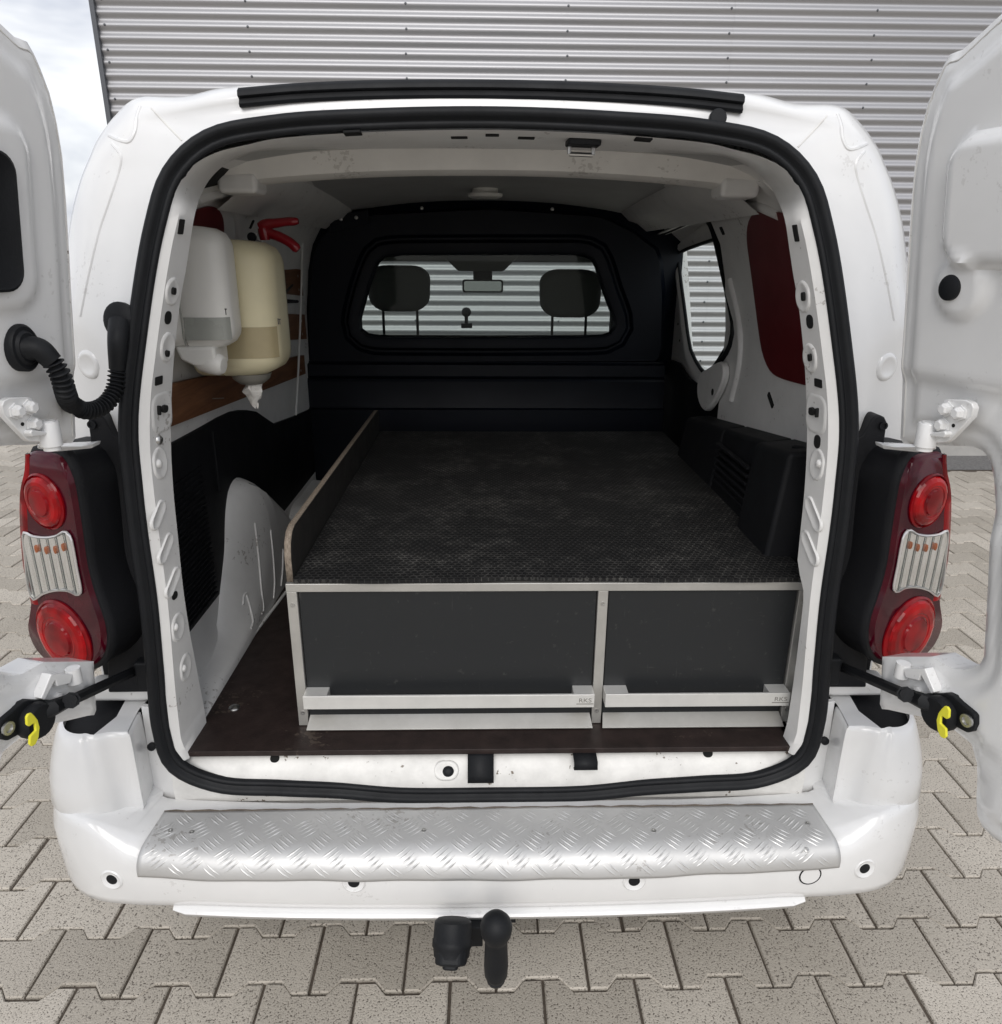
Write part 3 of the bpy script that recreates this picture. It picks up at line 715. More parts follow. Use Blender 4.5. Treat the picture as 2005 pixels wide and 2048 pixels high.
# ---- bulkhead with window
BY = 1.80
def bp_(u, v, y=BY): return P(u, v, y=y)
dsp = .94962
def Dp(x, y, Y=BY): return P(x/dsp, y/dsp, y=Y)
outer = [Dp(*q) for q in ((597,470),(640,418),(720,408),(930,398),(1140,412),(1200,440),(1252,480),(1258,560),(1256,660),(1250,686),(930,686),(590,690),(588,600))]
inner = [Dp(*q) for q in ((700,545),(714,506),(720,494),(731,487),(760,485),(930,484),(1098,484),(1120,487),(1130,495),(1150,560),(1168,606),(1170,620),(1163,632),(1148,638),(1125,639),(930,640),(720,639),(700,637),(687,630),(682,618),(684,603))]
def ringpts(pts, c, n=72):
    pts = [Vector(p) for p in pts]; out = []
    for i in range(n):
        a = 2*math.pi*i/n; d = Vector((math.cos(a), 0, math.sin(a))); best = None
        for p, q in zip(pts, pts[1:]+pts[:1]):
            e = q-p; det = d.x*(-e.z)-d.z*(-e.x)
            if abs(det) < 1e-9: continue
            r = p-c; t_ = (r.x*(-e.z)-r.z*(-e.x))/det; s_ = (d.x*r.z-d.z*r.x)/det
            if t_ > 0 and -1e-6 <= s_ <= 1+1e-6: best = t_ if best is None else max(best, t_)
        out.append(c+d*best)
    return out
bc = Dp(925, 570)
def ringpts_dir(pts, c, p):
    pts = [Vector(q) for q in pts]; d = (p-c).normalized(); best = None
    for a, q in zip(pts, pts[1:]+pts[:1]):
        e = q-a; det = d.x*(-e.z)-d.z*(-e.x)
        if abs(det) < 1e-9: continue
        r = a-c; t_ = (r.x*(-e.z)-r.z*(-e.x))/det; s_ = (d.x*r.z-d.z*r.x)/det
        if t_ > 0 and -1e-6 <= s_ <= 1+1e-6: best = t_ if best is None else max(best, t_)
    return c+d*best
ro = ringpts(outer, bc); ri = resample(inner+[inner[0]], 72, True)
ro = [ringpts_dir(outer, bc, p) for p in ri]
def scl(ring, k, dy): return [Vector((bc.x+(p.x-bc.x)*k, p.y+dy, bc.z+(p.z-bc.z)*k)) for p in ring]
def grow(ring, d, dy):
    out = []; n = len(ring)
    for i, p in enumerate(ring):
        t_ = (ring[(i+2) % n]-ring[i-2]).normalized(); e = Vector((t_.z, 0, -t_.x))
        if e.dot(p-bc) < 0: e = -e
        out.append(p+e*d+Vector((0, dy, 0)))
    return out
far_ = [Vector((max(-.80, min(.80, p.x)), p.y, max(1.0, min(1.775-.05*(abs(p.x)/.6)**2.2, p.z)))) for p in scl(ro, 1.25, .05)]
rings = [far_, scl(ro, 1.03, .03), ro, [a.lerp(b_, .3) for a, b_ in zip(ro, grow(ri, .075, 0))], grow(ri, .078, 0), grow(ri, .066, .018), grow(ri, .058, .018), grow(ri, .045, -.004), grow(ri, .012, -.004), grow(ri, .004, .0), grow(ri, 0, .03), grow(ri, -.004, .035)]
bulk = loft('bulkhead', [[r[i] for r in rings] for i in range(72)], M['bulk'], van, path_closed=True, ang=35)
mesh('bulkhead_window', [p+Vector((0, .02, 0)) for p in ri], [tuple(range(72))], M['glass'], bulk, smooth=False)
zb = Dp(930, 687).z
BX0, BX1 = Dp(590, 690).x-.02, Dp(1252, 686).x+.02
lower = [(BY, zb), (BY-.002, zb-.004), (BY-.03, zb-.010), (BY-.034, zb-.055), (BY-.03, zb-.062), (BY-.045, zb-.066), (BY-.05, zb-.075), (BY-.05, zb-.18), (BY-.052, zb-.185), (BY-.07, zb-.19), (BY-.07, .55)]
loft('bulkhead_lower_panel', [[Vector((x, y, z)) for y, z in lower] for x in (BX0, 0, BX1)], M['bulk'], bulk, ang=25)
for x, y in ((844,416),(1105,418)): lathe('bulkhead_bolt', [(.007, -.004), (.007, .003), (.004, .005), (0, .005)], P(x, y, y=BY-.002), (0, -1, 0), M['steel'], bulk, 10)
br = prism('bulkhead_bracket', [Dp(*q, BY-.012) for q in ((626,410),(700,398),(702,425),(628,440))], (0, .006, 0), M['bulk'], bulk)
for x, y in ((648,416),(677,413)): lathe('bulkhead_bolt', [(.007, -.004), (.007, .003), (.004, .005), (0, .005)], Dp(x, y, BY-.014), (0, -1, 0), M['steel'], bulk, 10)
# ---- left lower trim, wheel arch, boards
XL = -.737
lt = [P(u, v, x=XL) for u, v in ((343,888),(400,857),(440,834),(464,823),(480,820),(497,820),(515,823),(532,835),(550,847),(590,832),(624,817))]
lt = [Vector((XL, .10, lt[0].z+.02))]+lt+[Vector((XL, 1.84, lt[-1].z)), Vector((XL, 1.84, .55)), Vector((XL, .10, .55))]
trim_l = prism('black_side_trim', lt, (-.03, 0, 0), M['darktrim'], van, bevel=.004)
AR = [(385,1352),(393,1341),(410,1312),(427,1274),(435,1230),(440,1184),(445,1140),(449,1101),(450,1050),(452,1014),(457,982),(466,962),(477,955),(492,965),(517,992),(545,1035),(569,1077)]
AC = [P(u, v, x=XL) for u, v in AR]
AC = AC+[Vector((XL, AC[-1].y+dy, max(.665, AC[-1].z+dz))) for dy, dz in ((.12, -.03), (.3, -.05), (.5, -.06))]
AC = [Vector((XL, .055, AC[0].z-.04)), Vector((XL, .14, AC[0].z-.025)), *AC]
def arch_y(z):
    for a, b_ in zip(AC[1:], AC[2:]):
        if a.z <= z <= b_.z: return a.y+(b_.y-a.y)*(z-a.z)/max(1e-6, b_.z-a.z)
    return .75
for i in range(26):
    z = .70+i*.0140; box('trim_rib', (XL-.001, .22, z), (XL+.005, min(.50, arch_y(z)-.03), z+.005), M['darktrim'], trim_l, bevel=.0015)
box('trim_rib', (XL-.001, .60, .95), (XL+.006, .605, 1.12), M['darktrim'], trim_l, bevel=.002)
AS = spline(AC, 70); rg = []
for q in AS:
    hgt_ = max(0, q.z-.549); row = []
    for x, dy, k in ((-.745, -.002, 1.01), (-.735, 0, 1.0), (-.722, .008, .985), (-.705, .03, .955), (-.690, .065, .90), (-.677, .105, .82), (-.668, .13, .70), (-.662, .14, .45), (-.660, .14, 0.0)):
        row.append(Vector((x, q.y+dy*(max(0, min(1, (q.y-.22)/.3)) if q.y < .75 else .3), .549+hgt_*k)))
    rg.append(row)
av, af = loftv(rg); arch = mesh('wheel_arch_cover', av, af, WI, van, ang=60); arch_bv = bvh_of(av, af)
for pts in ([(510,1046),(517,1110),(523,1180),(527,1222),(523,1227)], [(541,1060),(546,1110),(549,1165),(547,1197)], [(493,1188),(500,1212),(506,1245),(502,1257)], [(486,1210),(489,1190),(495,1186)], [(566,1098),(565,1140),(562,1172)]):
    h = [hit(arch_bv, *q)[0] for q in pts]; h = [q for q in h if q]
    if len(h) > 2: tube('pressed_rib', spline(h, 16), .0035, WI, arch)
mesh('wheel_arch_cover', [mir(p) for p in av], af, WI, van, ang=60)
tube('floor_joint', [P(404, 1412, z=.551), P(480, 1306, z=.551), P(572, 1184, z=.551)], .0045, WI, van)
XB = -.722
def board(name, y0, zt0, zb0, y1, zt1, zb1):
    return prism(name, [(XB, y0, zb0), (XB, y1, zb1), (XB, y1, zt1), (XB, y0, zt0)], (-.014, 0, 0), M['wood'], van, bevel=.0015)
a, b_, c, d = P(345,765,x=XB), P(609,710,x=XB), P(608,750,x=XB), P(344,852,x=XB)
bd1 = board('wooden_board', .17, a.z+.012, d.z+.008, b_.y, b_.z, c.z)
def ext(p, q, y): return p.z+(q.z-p.z)*(y-p.y)/(q.y-p.y)
for ps in (((562,627),(614,629),(560,681),(611,678)), ((571,532),(620,543),(569.5,587),(614,592))):
    q = [P(u, v, x=XB) for u, v in ps]
    bb = board('wooden_board', .45, ext(q[0], q[1], .45), ext(q[2], q[3], .45), 1.70, ext(q[0], q[1], 1.70), ext(q[2], q[3], 1.70))
    for zt in (.02, .07): lathe('board_screw', [(.005, 0), (.005, .001), (0, .0015)], (XB+.0005, 1.63, ext(q[2], q[3], 1.63)+zt), (1, 0, 0), M['steel'], bb, 8)
lathe('board_screw', [(.005, 0), (.005, .001), (0, .0015)], (XB+.0005, 1.56, 1.14), (1, 0, 0), M['steel'], bd1, 8)
for u, v in ((425,797),(515,762)):
    q = P(u, v, x=XB); tube('protruding_nail', [q, q+Vector((.012, -.024, -.001)), q+Vector((.03, .0, .001))][::2], .0014, M['steel'], bd1, 6)
# wire and strap on the front left pillar
tube('lashing_wire', spline([P(606,470,x=-.70), P(604,540,x=-.70), P(601,640,x=-.70), P(596,760,x=-.70), P(592,830,x=-.70)], 20), .004, WI, van, 6)

# ---- right lower trim: black moulded boxes above the drawer top
def tz(y): return 1.155-.105*(y-.25)/.85
def rbox(name, x0, y0, y1, bev=.012):
    return mesh(name, *hexa([(x0-.015,y0,.885),(.76,y0,.885),(.76,y1,.885),(x0-.015,y1,.885),(x0+.012,y0,tz(y0)),(.76,y0,tz(y0)+.01),(.76,y1,tz(y1)+.01),(x0+.012,y1,tz(y1))]), M['darktrim'], van, bevel=bev, seg=3)
rbox('black_side_trim', .668, .765, 1.16); tb = rbox('black_side_trim', .668, .435, .762); rbox('black_side_trim', .640, .225, .433)
for i in range(6):
    z = .945+i*.021; box('trim_louvre', (.652, .47, z), (.668, .735, z+.008), M['darktrim'], tb, bevel=.002)
lathe('trim_peg', [(.016, -.01), (.016, .006), (.010, .009), (0, .009)], P(1598, 898, x=.70), (0, 0, 1), M['black'], tb, 12)
prism('lower_side_trim', [(.74, .1, .55), (.74, 1.1, .55), (.74, 1.1, .95), (.74, .1, .95)], (.03, 0, 0), M['darktrim'], van)

# ---- sliding door on the right with its window
XW = .785
wpx = [(1357,508),(1375,499),(1405,489),(1434,480),(1440,505),(1445,534),(1453,583),(1460,633),(1462,660),(1461,675),(1457,688),(1440,715),(1422,743),(1413,745),(1404,737),(1393,720),(1383,698),(1377,665),(1371,618),(1363,560)]
hole = [P(u, v, x=XW) for u, v in wpx]
dc = sum(hole, Vector())/len(hole)
def ring_yz(pts, c, n=64):
    m_ = [Vector((p.y, 0, p.z)) for p in pts]; return [Vector((XW, q.x, q.z)) for q in ringpts(m_, Vector((c.y, 0, c.z)), n)]
hr = ring_yz(hole, dc)
orr = ring_yz([Vector((XW, .93, .42)), Vector((XW, 2.02, .42)), Vector((XW, 2.02, 1.62)), Vector((XW, 1.9, 1.72)), Vector((XW, .93, 1.72))], dc)
def gr(ring, d, dx): return [p+(p-dc).normalized()*d+Vector((dx, 0, 0)) for p in ring]
for p in orr: p.x -= max(0, p.z-1.5)*.55
fr_ = [gr(orr, 0, .085), orr, gr(hr, .075, 0), gr(hr, .055, -.012), gr(hr, .03, -.012), gr(hr, .012, -.002), gr(hr, .002, .001), gr(hr, .10, .003), gr(hr, .16, .03), gr(hr, .18, .07)]
sd = loft('sliding_door', [[r[i] for r in fr_] for i in range(64)], WI, van, path_closed=True, ang=50)
tube_pts = gr(hr, .004, -.001)
mesh('window_rubber', *tubev(tube_pts, .007, 8, closed=True), M['rubber'], sd)
mesh('sliding_door_window', [p+Vector((.002, 0, 0)) for p in gr(hr, .008, 0)], [tuple(range(64))], M['glass'], sd, smooth=False)
sdt = [P(u, v, x=.765) for u, v in ((1325,718),(1343,720),(1357,726),(1367,742),(1377,757),(1392,766),(1408,771),(1440,780))]
prism('door_lower_trim', sdt+[Vector((.765, .95, sdt[-1].z)), Vector((.765, .95, .5)), Vector((.765, 1.95, .5)), Vector((.765, 1.95, sdt[0].z))], (.012, 0, 0), M['darktrim'], sd, bevel=.003)
XA = .742
ap = spline([P(u, v, x=XA-.03*k) for u, v, k in ((1250,488,1.6),(1300,476,1.4),(1345,458,1.2),(1402,434,1),(1413,436,.9),(1425,455,.7),(1437,500,.5),(1447,545,.3),(1457,590,.1),(1464,625,0),(1468,655,0),(1462,690,0),(1440,725,0),(1422,750,0))], 60)
tube('aperture_seal', ap, .010, M['rubber'], van, 8)
rail = [P(u, v, x=.690) for u, v in ((1235,478),(1290,470),(1330,456),(1370,437),(1400,424))]
rail = spline(rail, 24)
rr_ = [[q+Vector((dx, 0, dz)) for dx, dz in ((-.004,.016),(.03,.018),(.03,-.016),(-.004,-.014),(-.004,-.010),(.024,-.011),(.024,.012),(-.004,.011))] for q in rail]
loft('door_runner_rail', rr_, WI, van, True, cap=True, ang=30)
mesh('rail_end_stop', *boxv(rail[-1]+Vector((-.002, -.012, -.013)), rail[-1]+Vector((.028, .004, .014))), M['black'], van, bevel=.002)
pod = [P(u, v, x=.742) for u, v in ((1412,748),(1425,738),(1459,726),(1461,752),(1452,780),(1440,803),(1425,822),(1413,812),(1407,791),(1407,768))]
pd = prism('latch_cover', spline(pod, 30, True), (-.022, 0, 0), WI, van, bevel=.008, seg=3)
q = P(1426, 784, x=.7195); lathe('latch_hole', [(.011, 0), (.011, .0015), (0, .0015)], q, (-1, 0, 0), H_, pd, 14)
for u, v in ((1345,553),(1341,556),(1347,577),(1357,648),(1360,681)):
    q = P(u, v, x=XW-.013); lathe('cut_hole', [(.0045, 0), (.0045, .002), (0, .002)], q, (-1, 0, 0), H_, sd, 8)

# ---- outer skin
def skin_ring(y, k, dz, sel):
    return [Vector((o.x*k, y, o.z+dz*max(0, min(1, (o.z-1.5)/.3)))) for o in O_ if sel(o)]
lsel = lambda o: o.x < 0 or o.z > 1.62
loft('roof_and_side_skin', [skin_ring(1.02, 1.045, .028, lsel), skin_ring(1.5, 1.045, .03, lsel), skin_ring(1.96, 1.04, .02, lsel)], W, van, ang=50)
lsel2 = lambda o: o.z > 1.60
loft('cab_roof', [skin_ring(1.96, 1.04, .02, lsel2), skin_ring(2.3, 1.0, .0, lsel2), skin_ring(2.62, .95, -.06, lsel2)], W, van, ang=50)
def arcp(yc, zc, r, n=14): return [(yc-r*math.cos(math.pi*i/n), zc+r*math.sin(math.pi*i/n)) for i in range(n+1)]
sp_ = [(.16,.38),(.30,.34)]+arcp(.74,.34,.35)+[(1.2,.26),(2.9,.26)]+arcp(3.44,.34,.35)+[(3.95,.30),(4.2,.36),(4.24,.62),(4.12,.84),(3.6,1.0),(3.25,1.10),(2.6,1.13),(.16,1.16)]
both(lambda s: prism('lower_side_skin', [(s*.868, y, z) for y, z in sp_], (s*.022, 0, 0), W, van, bevel=.006))
both(lambda s: tube('windscreen_pillar', [(s*.80, 3.38, 1.06), (s*.74, 3.02, 1.40), (s*.66, 2.60, 1.70)], .035, M['darktrim'], van))
both(lambda s: box('door_pillar', (min(s*.74, s*.86), 2.12, 1.1), (max(s*.74, s*.86), 2.22, 1.72), M['darktrim'], van, bevel=.01))
both(lambda s: mesh('front_door_window', [(s*.86, 2.22, 1.12), (s*.86, 3.2, 1.10), (s*.74, 2.68, 1.66), (s*.74, 2.22, 1.68)], [(0,1,2,3)], M['glass'], van, smooth=False))
loft('bonnet', [[Vector((x*k, y, z-.05*abs(x)**2)) for x in (-.86,-.6,-.3,0,.3,.6,.86)] for y, z, k in ((3.45,1.085,1),(3.8,1.0,.98),(4.1,.86,.95),(4.24,.62,.92),(4.24,.30,.9))], W, van, ang=50)
mesh('windscreen', [(-.80,3.42,1.06),(.80,3.42,1.06),(.66,2.62,1.70),(-.66,2.62,1.70)], [(0,1,2,3)], M['glass'], van, smooth=False)
loft('dashboard', [[Vector((x, y, z)) for x in (-.8, 0, .8)] for y, z in ((3.42,1.07),(3.2,1.075),(2.95,1.04),(2.88,.9),(2.95,.5))], M['darktrim'], van, ang=40)
hl = loft('headliner', [[Vector((x, y, z-.03*(abs(x)/.6)**2)) for x in (-.66,-.3,0,.3,.66)] for y, z in ((1.85,1.745),(2.3,1.73),(2.62,1.68),(2.70,1.60))], plain('grey_headliner', (.34, .33, .31), .9), van)
both(lambda s: box('sun_visor', (min(s*.12, s*.60), 2.66, 1.535), (max(s*.12, s*.60), 2.685, 1.66), M['grey_fabric'], van, bevel=.01))
both(lambda s: mesh('cab_floor', [(s*.0, 1.82, .5), (s*.86, 1.82, .5), (s*.86, 3.3, .5), (s*.0, 3.3, .5)], [(0,1,2,3)], M['darktrim'], van, smooth=False))
mc = P(966, 572, y=2.72)
mirr = mesh('rear_view_mirror', *prismv([mc+Vector((x, 0, z)) for x, z in roundrect(.215, .066, .014)], (0, .03, 0)), M['black'], van, bevel=.006)
mesh('mirror_glass', *prismv([mc+Vector((x, -.001, z)) for x, z in roundrect(.196, .05, .010)], (0, -.001, 0)), plain('mirror_glass', (.25, .27, .28), .08, metal=1), mirr)
mesh('mirror_stem', *boxv(mc+Vector((-.05, .005, .028)), mc+Vector((.05, .028, .085))), M['black'], mirr, bevel=.008)
q = P(962, 534, y=2.70); mesh('roof_console', *hexa([q+Vector(v_) for v_ in ((-.12,-.05,-.02),(.12,-.05,-.02),(.09,.06,-.02),(-.09,.06,-.02),(-.20,-.08,.06),(.20,-.08,.06),(.18,.08,.06),(-.18,.08,.06))]), M['grey_fabric'], mirr, bevel=.012)
def seat(cx, px0, px1):
    zt, zb_ = P(793, 530, y=2.06).z, P(793, 622, y=2.06).z
    if cx > 0: zt -= .012; zb_ -= .022
    st_ = prism('seat_back', [(cx+x, 2.03, z) for x, z in ((-.22,.6),(.22,.6),(.22,1.08),(.16,1.19),(-.16,1.19),(-.22,1.08))], (0, .12, 0), M['grey_fabric'], van, bevel=.04, seg=4)
    zc = (zt+zb_)/2; h = zt-zb_
    rgx = []
    for y, k in ((1.988, .25), (1.990, .55), (1.995, .80), (2.005, .93), (2.03, 1.0), (2.08, 1.0), (2.11, .9), (2.115, .75)):
        rgx.append([Vector((cx+x*k*1.0, y, zc+z*k)) for x, z in [(px_*.27*(1-.14*max(0, -pz)) , pz*h) for px_, pz in roundrect(1, 1, .30, 6)]])
    loft('headrest', rgx, M['grey_fabric'], st_, True, cap=True, ang=60)
    for dx in (-.075, .075): tube('headrest_post', [(cx+dx, 2.055, zb_+.01), (cx+dx, 2.055, 1.15)], .006, M['black'], st_, 8)
seat(-.385, 0, 0); seat(.365, 0, 0)
both(lambda s: None)
def wheel(s, y):
    ty = lathe('tyre', [(.19, .0), (.28, .0), (.305, .015), (.312, .04), (.312, .13), (.305, .155), (.28, .17), (.19, .17)], (s*.70, y, .312), (s, 0, 0), M['rubber'], van, 40)
    lathe('rim', [(.195, .165), (.18, .155), (.06, .145), (.05, .16), (0, .163)], (s*.70, y, .312), (s, 0, 0), M['steel'], ty, 32)
for y in (.74, 3.44):
    for s in (-1, 1): wheel(s, y)
box('underbody', (-.80, .25, .30), (.80, 3.9, .44), M['black'], van, bevel=.01)
both(lambda s: box('rear_corner_closing', (min(s*.70, s*.86), .12, .5), (max(s*.70, s*.86), .16, 1.2), M['darktrim'], van))
# ---- rear bumper
PLAN = [(-.925,.50),(-.935,.25),(-.942,.10),(-.941,.02),(-.926,-.045),(-.890,-.095),(-.83,-.131),(-.73,-.154),(-.55,-.170),(-.3,-.180),(0,-.183)]
PLAN = PLAN+[(-x, y) for x, y in reversed(PLAN[:-1])]
pl = spline([(x, y, 0) for x, y in PLAN], 110)
def plan_n(pl_, i):
    t_ = pl_[min(i+1, len(pl_)-1)]-pl_[max(i-1, 0)]; t_.normalize(); return Vector((-t_.y, t_.x, 0))   # inward
rg = []
for i, p in enumerate(pl):
    n_ = plan_n(pl, i)
    k = max(0, min(1, (abs(p.x)-.69)/.14)); k = k*k*(3-2*k)
    zt = .445+.052*k; zb_ = .300-.02*max(0, min(1, (abs(p.x)-.6)/.25))
    ins0 = .05-.03*k
    row = []
    deep = Vector((max(-.72, min(.72, p.x)), max(p.y+.165, -.012), .436+.012*k))
    row.append(deep)
    ff = .012*k      # the joint line with the corner piece is a small step
    for z, ins in ((zt+.001, ins0+.0), (zt-.007-.004*(1-k), ins0*.5), (zt-.022, .007), (zt-.045-.01*k, .0), ((zt+zb_)/2-.01, .001), (zb_+.030, .004), (zb_+.010, .009), (zb_+.001, .019), (zb_+.004, .085)):
        row.append(Vector((p.x, p.y, 0))+n_*ins+Vector((0, 0, z)))
    rg.append(row)
bv_, bf_ = loftv(rg); bumper = mesh('rear_bumper', bv_, bf_, W, van, ang=60); bump_bv = bvh_of(bv_, bf_)
# lower lip
lp = []
for p in [q for q in pl if abs(q.x) < .67]:
    tp = max(0, min(1, (.67-abs(p.x))/.03))**.5
    lp.append([p+Vector((0, .03*(1-tp)+dy, .301+(z-.301)*(.15+.85*tp))) for dy, z in ((.09,.304),(.022,.303),(.006,.301),(.0,.294),(.004,.284),(.03,.279),(.09,.280))])
loft('bumper_lower_lip', lp, W, bumper, True, cap=True, ang=60)
for u, v in ((224,1759),(708,1765),(1269,1762),(1730,1737)):
    p, n_ = hit(bump_bv, u, v); n_ = (n_+Vector((0, -.35, .1))).normalized()
    s_ = lathe('parking_sensor', [(.0235, -.012), (.0235, .0012), (.0205, .0035), (.0165, .0020), (.0125, .0005)], p, n_, W, bumper, 32)
    lathe('sensor_face', [(.0115, -.002), (.0115, .0012), (0, .0022)], p, n_, M['black'], s_, 20)
p, n_ = hit(bump_bv, 1621, 1751); lathe('tow_eye_cover', [(.0235, -.002), (.0235, .0006), (.0222, .0006), (.0215, -.0004), (.0205, .0014), (0, .0018)], p, n_, W, bumper, 36)
lathe('tow_eye_gap', [(.0236, -.003), (.0236, .0012), (.0222, .0010)], p, n_, M['black'], bumper, 36)

# corner uprights of the bumper
CP = [(-.93,.20),(-.938,.12),(-.941,.04),(-.936,-.005),(-.920,-.048),(-.888,-.086),(-.845,-.106),(-.805,-.105),(-.778,-.086),(-.762,-.062),(-.750,-.053),(-.736,-.051)]
CQ = [(-.732,-.049),(-.732,-.040),(-.736,-.01),(-.742,.028)]
def corner(s):
    c = spline([(x, y, 0) for x, y in CP], 64)+spline([(x, y, 0) for x, y in CQ], 10)
    rows = []
    for i, p in enumerate(c):
        n_ = plan_n(c, i)
        inn = max(0, min(1, (p.x+.79)/.045)); inn = inn*inn*(3-2*inn)
        ztop = .652-.006*inn; zlow = .482-.030*inn
        row = []
        for t_, ins in ((0, .004), (.05, .0), (.35, .006*(1-inn)), (.6, .016*(1-inn)), (.82, .028*(1-inn)), (.94, .036*(1-inn)+.001*inn), (.985, .042*(1-inn)+.003*inn), (1, .049*(1-inn)+.007*inn)):
            row.append(sgn(s, Vector((p.x, p.y, 0))+n_*ins+Vector((0, 0, zlow+(ztop-zlow)*t_))))
        rows.append(row)
    o_ = loft('bumper_corner', rows, W, bumper, ang=50)
    top = [r[-1] for r in rows]
    ti = [q for q in top if abs(q.x) < .80]
    loft('corner_top', [[q, q.lerp(sgn(s, Vector((-.76, .10, .646))), .4), sgn(s, Vector((max(-.80, min(-.742, -abs(q.x))), .10, .646)))] for q in ti], W, o_, ang=40)
    to = [q for q in top if abs(q.x) >= .795 and q.y < .17]
    to = to+[sgn(s, Vector((-.78, .02, .64))), sgn(s, Vector((-.74, .17, .64)))]
    to = [Vector((q.x, q.y, .638)) for q in to]
    prism('corner_well', to, (0, 0, -.03), M['darktrim'], o_, bevel=.001)
    # flange of body between corner piece and seal
    pts = [sgn(s, Vector(q)) for q in ((-.745,.024,.405),(-.685,.012,.405),(-.685,.012,.66),(-.74,.024,.66))]
    prism('body_flange', pts, (0, .012, 0), W, o_, bevel=.002)
    q = sgn(s, P(304, 1493, y=.012)); lathe('flange_clip', [(.009, -.002), (.009, .004), (.005, .006), (0, .006)], q, (0, -1, .2), M['black'], o_, 12)
    q0 = sgn(s, Vector((-.87,.055,.668))); q1 = sgn(s, Vector((-.69,.055,.690)))
    mesh('lower_cross_rail', *boxv((min(q0.x, q1.x), .05, .652), (max(q0.x, q1.x), .11, .690)), WI, o_, bevel=.012)
both(corner)
box('rear_valance', (-.76, .030, .36), (.76, .042, .475), W, bumper, bevel=.003)

# aluminium step plate
PROF = [(-.052,.4530),(-.085,.4525),(-.12,.4515),(-.150,.4475),(-.170,.4385),(-.1825,.4245),(-.1885,.408),(-.1895,.396)]
pp_ = spline([(0, y, z) for y, z in PROF], 40); PL_ = [0]
for a, b2 in zip(pp_, pp_[1:]): PL_.append(PL_[-1]+(b2-a).length)
def dent(x): return .5*math.sin(x*9.1+.4)+.35*math.sin(x*23+1.2)+.25*math.sin(x*41)
def plate_s(x, w):
    w = max(0, min(PL_[-1], w)); j = 0
    while j < len(PL_)-2 and PL_[j+1] < w: j += 1
    k = (w-PL_[j])/(PL_[j+1]-PL_[j]); p = pp_[j].lerp(pp_[j+1], k); t_ = (pp_[j+1]-pp_[j]).normalized(); n_ = Vector((0, t_.z, -t_.y))
    if n_.z < 0 and n_.y > 0: n_ = -n_
    f = max(0, (w-.09)/.09)
    off = .004*dent(x)*f - (.022*(x/.70)**2+.001)*0
    yb = .012*(abs(x)/.70)**3*1.6           # follows the bow of the bumper
    return Vector((x, p.y+yb*f*1.2, p.z))+n_*off, n_
NX, NW = 140, 26
rows = []
for i in range(NX+1):
    row = []
    for j in range(NW+1):
        w_ = PL_[-1]*j/NW; hx = .690+.012*j/NW; x = -hx+2*hx*i/NX
        row.append(plate_s(x, w_)[0]+Vector((0, 0, .0006*math.sin(x*13+w_*40))))
    rows.append(row)
plate = loft('step_plate', rows, M['tread'], van, ang=80, solid=-.003)
V, F = [], []
def bar(cx, cw, ang, ln=.042, wd=.0042, h=.0015, bend=.0016):
    ca, sa = math.cos(ang), math.sin(ang); pts = []
    prof_ = [(-1, 0), (-.6, .8), (0, 1), (.6, .8), (1, 0)]
    L1, L2, C_ = [], [], []
    for t_, k in prof_:
        a = t_*ln/2; bb = bend*(1-t_*t_)
        for lst, o_, hh in ((L1, -wd/2*k, 0.0002), (C_, 0, h*k), (L2, wd/2*k, 0.0002)):
            x = cx+ca*a-sa*(bb+o_); w_ = cw+sa*a+ca*(bb+o_)
            if abs(x) > .688+.012*w_/PL_[-1] or w_ < .001 or w_ > PL_[-1]-.001: return
            p, n_ = plate_s(x, w_); lst.append(p+n_*hh)
    b0 = len(V); V.extend(L1+C_+L2)
    for i in range(4):
        F.append((b0+i, b0+i+1, b0+5+i+1, b0+5+i)); F.append((b0+5+i, b0+5+i+1, b0+10+i+1, b0+10+i))
G = .0715
for i in range(-11, 12):
    for j in range(-1, 4):
        for ox, oy, an in ((0, 0, R(40)), (.5, .5, R(-40))):
            cx = (i+ox)*G+.012; cw = (j+oy)*G+.015
            for k in range(-2, 3):
                d = k*.0096; bar(cx-math.sin(an)*d, cw+math.cos(an)*d, an)
mesh('tread_bars', V, F, M['treadbar'], plate, ang=60)['kind'] = 'stuff'
tube('dirt_line', [plate_s(-.69+1.38*i/60, 0)[0]+Vector((0, .002+.0015*math.sin(i*2.1), -.001)) for i in range(61)], [.0016+.0012*abs(math.sin(i*1.3)) for i in range(61)], M['sand'], plate, 5)
for x, w_ in ((-.655,.055),(-.61,.06),(-.14,.062),(.33,.07),(.655,.055),(.63,.12)):
    p, n_ = plate_s(x, w_); lathe('plate_rivet', [(.0055, 0), (.005, .0016), (.0025, .002), (.0022, .0006), (0, .0006)], p, n_, M['steel'], plate, 12)

# ---- tow bar
tbp = P(993, 1856, y=-.31)
towbar = mesh('tow_bar', *join([tubev(spline([(tbp.x, tbp.y, tbp.z-.12), (tbp.x, tbp.y+.02, tbp.z-.145), (tbp.x, tbp.y+.12, tbp.z-.15), (tbp.x, .0, tbp.z-.11), (tbp.x, .2, tbp.z-.06)], 24), .018, 12), boxv((-.05, -.13, .22), (.05, -.06, .29)), boxv((-.5, -.02, .24), (.5, .06, .30))]), M['black'], van)
lathe('ball_cover', [(.001, .031), (.010, .0295), (.019, .024), (.0265, .014), (.0295, .002), (.0275, -.012), (.0225, -.022), (.0205, -.030), (.0215, -.060), (.0225, -.090), (.0215, -.112), (.016, -.124), (.006, -.129), (.0, -.13)], tbp, (0, 0, 1), M['rubber'], towbar, 32)
sp0 = P(905, 1878, y=-.245); ax = Vector((-.04, -.62, -.78)).normalized()
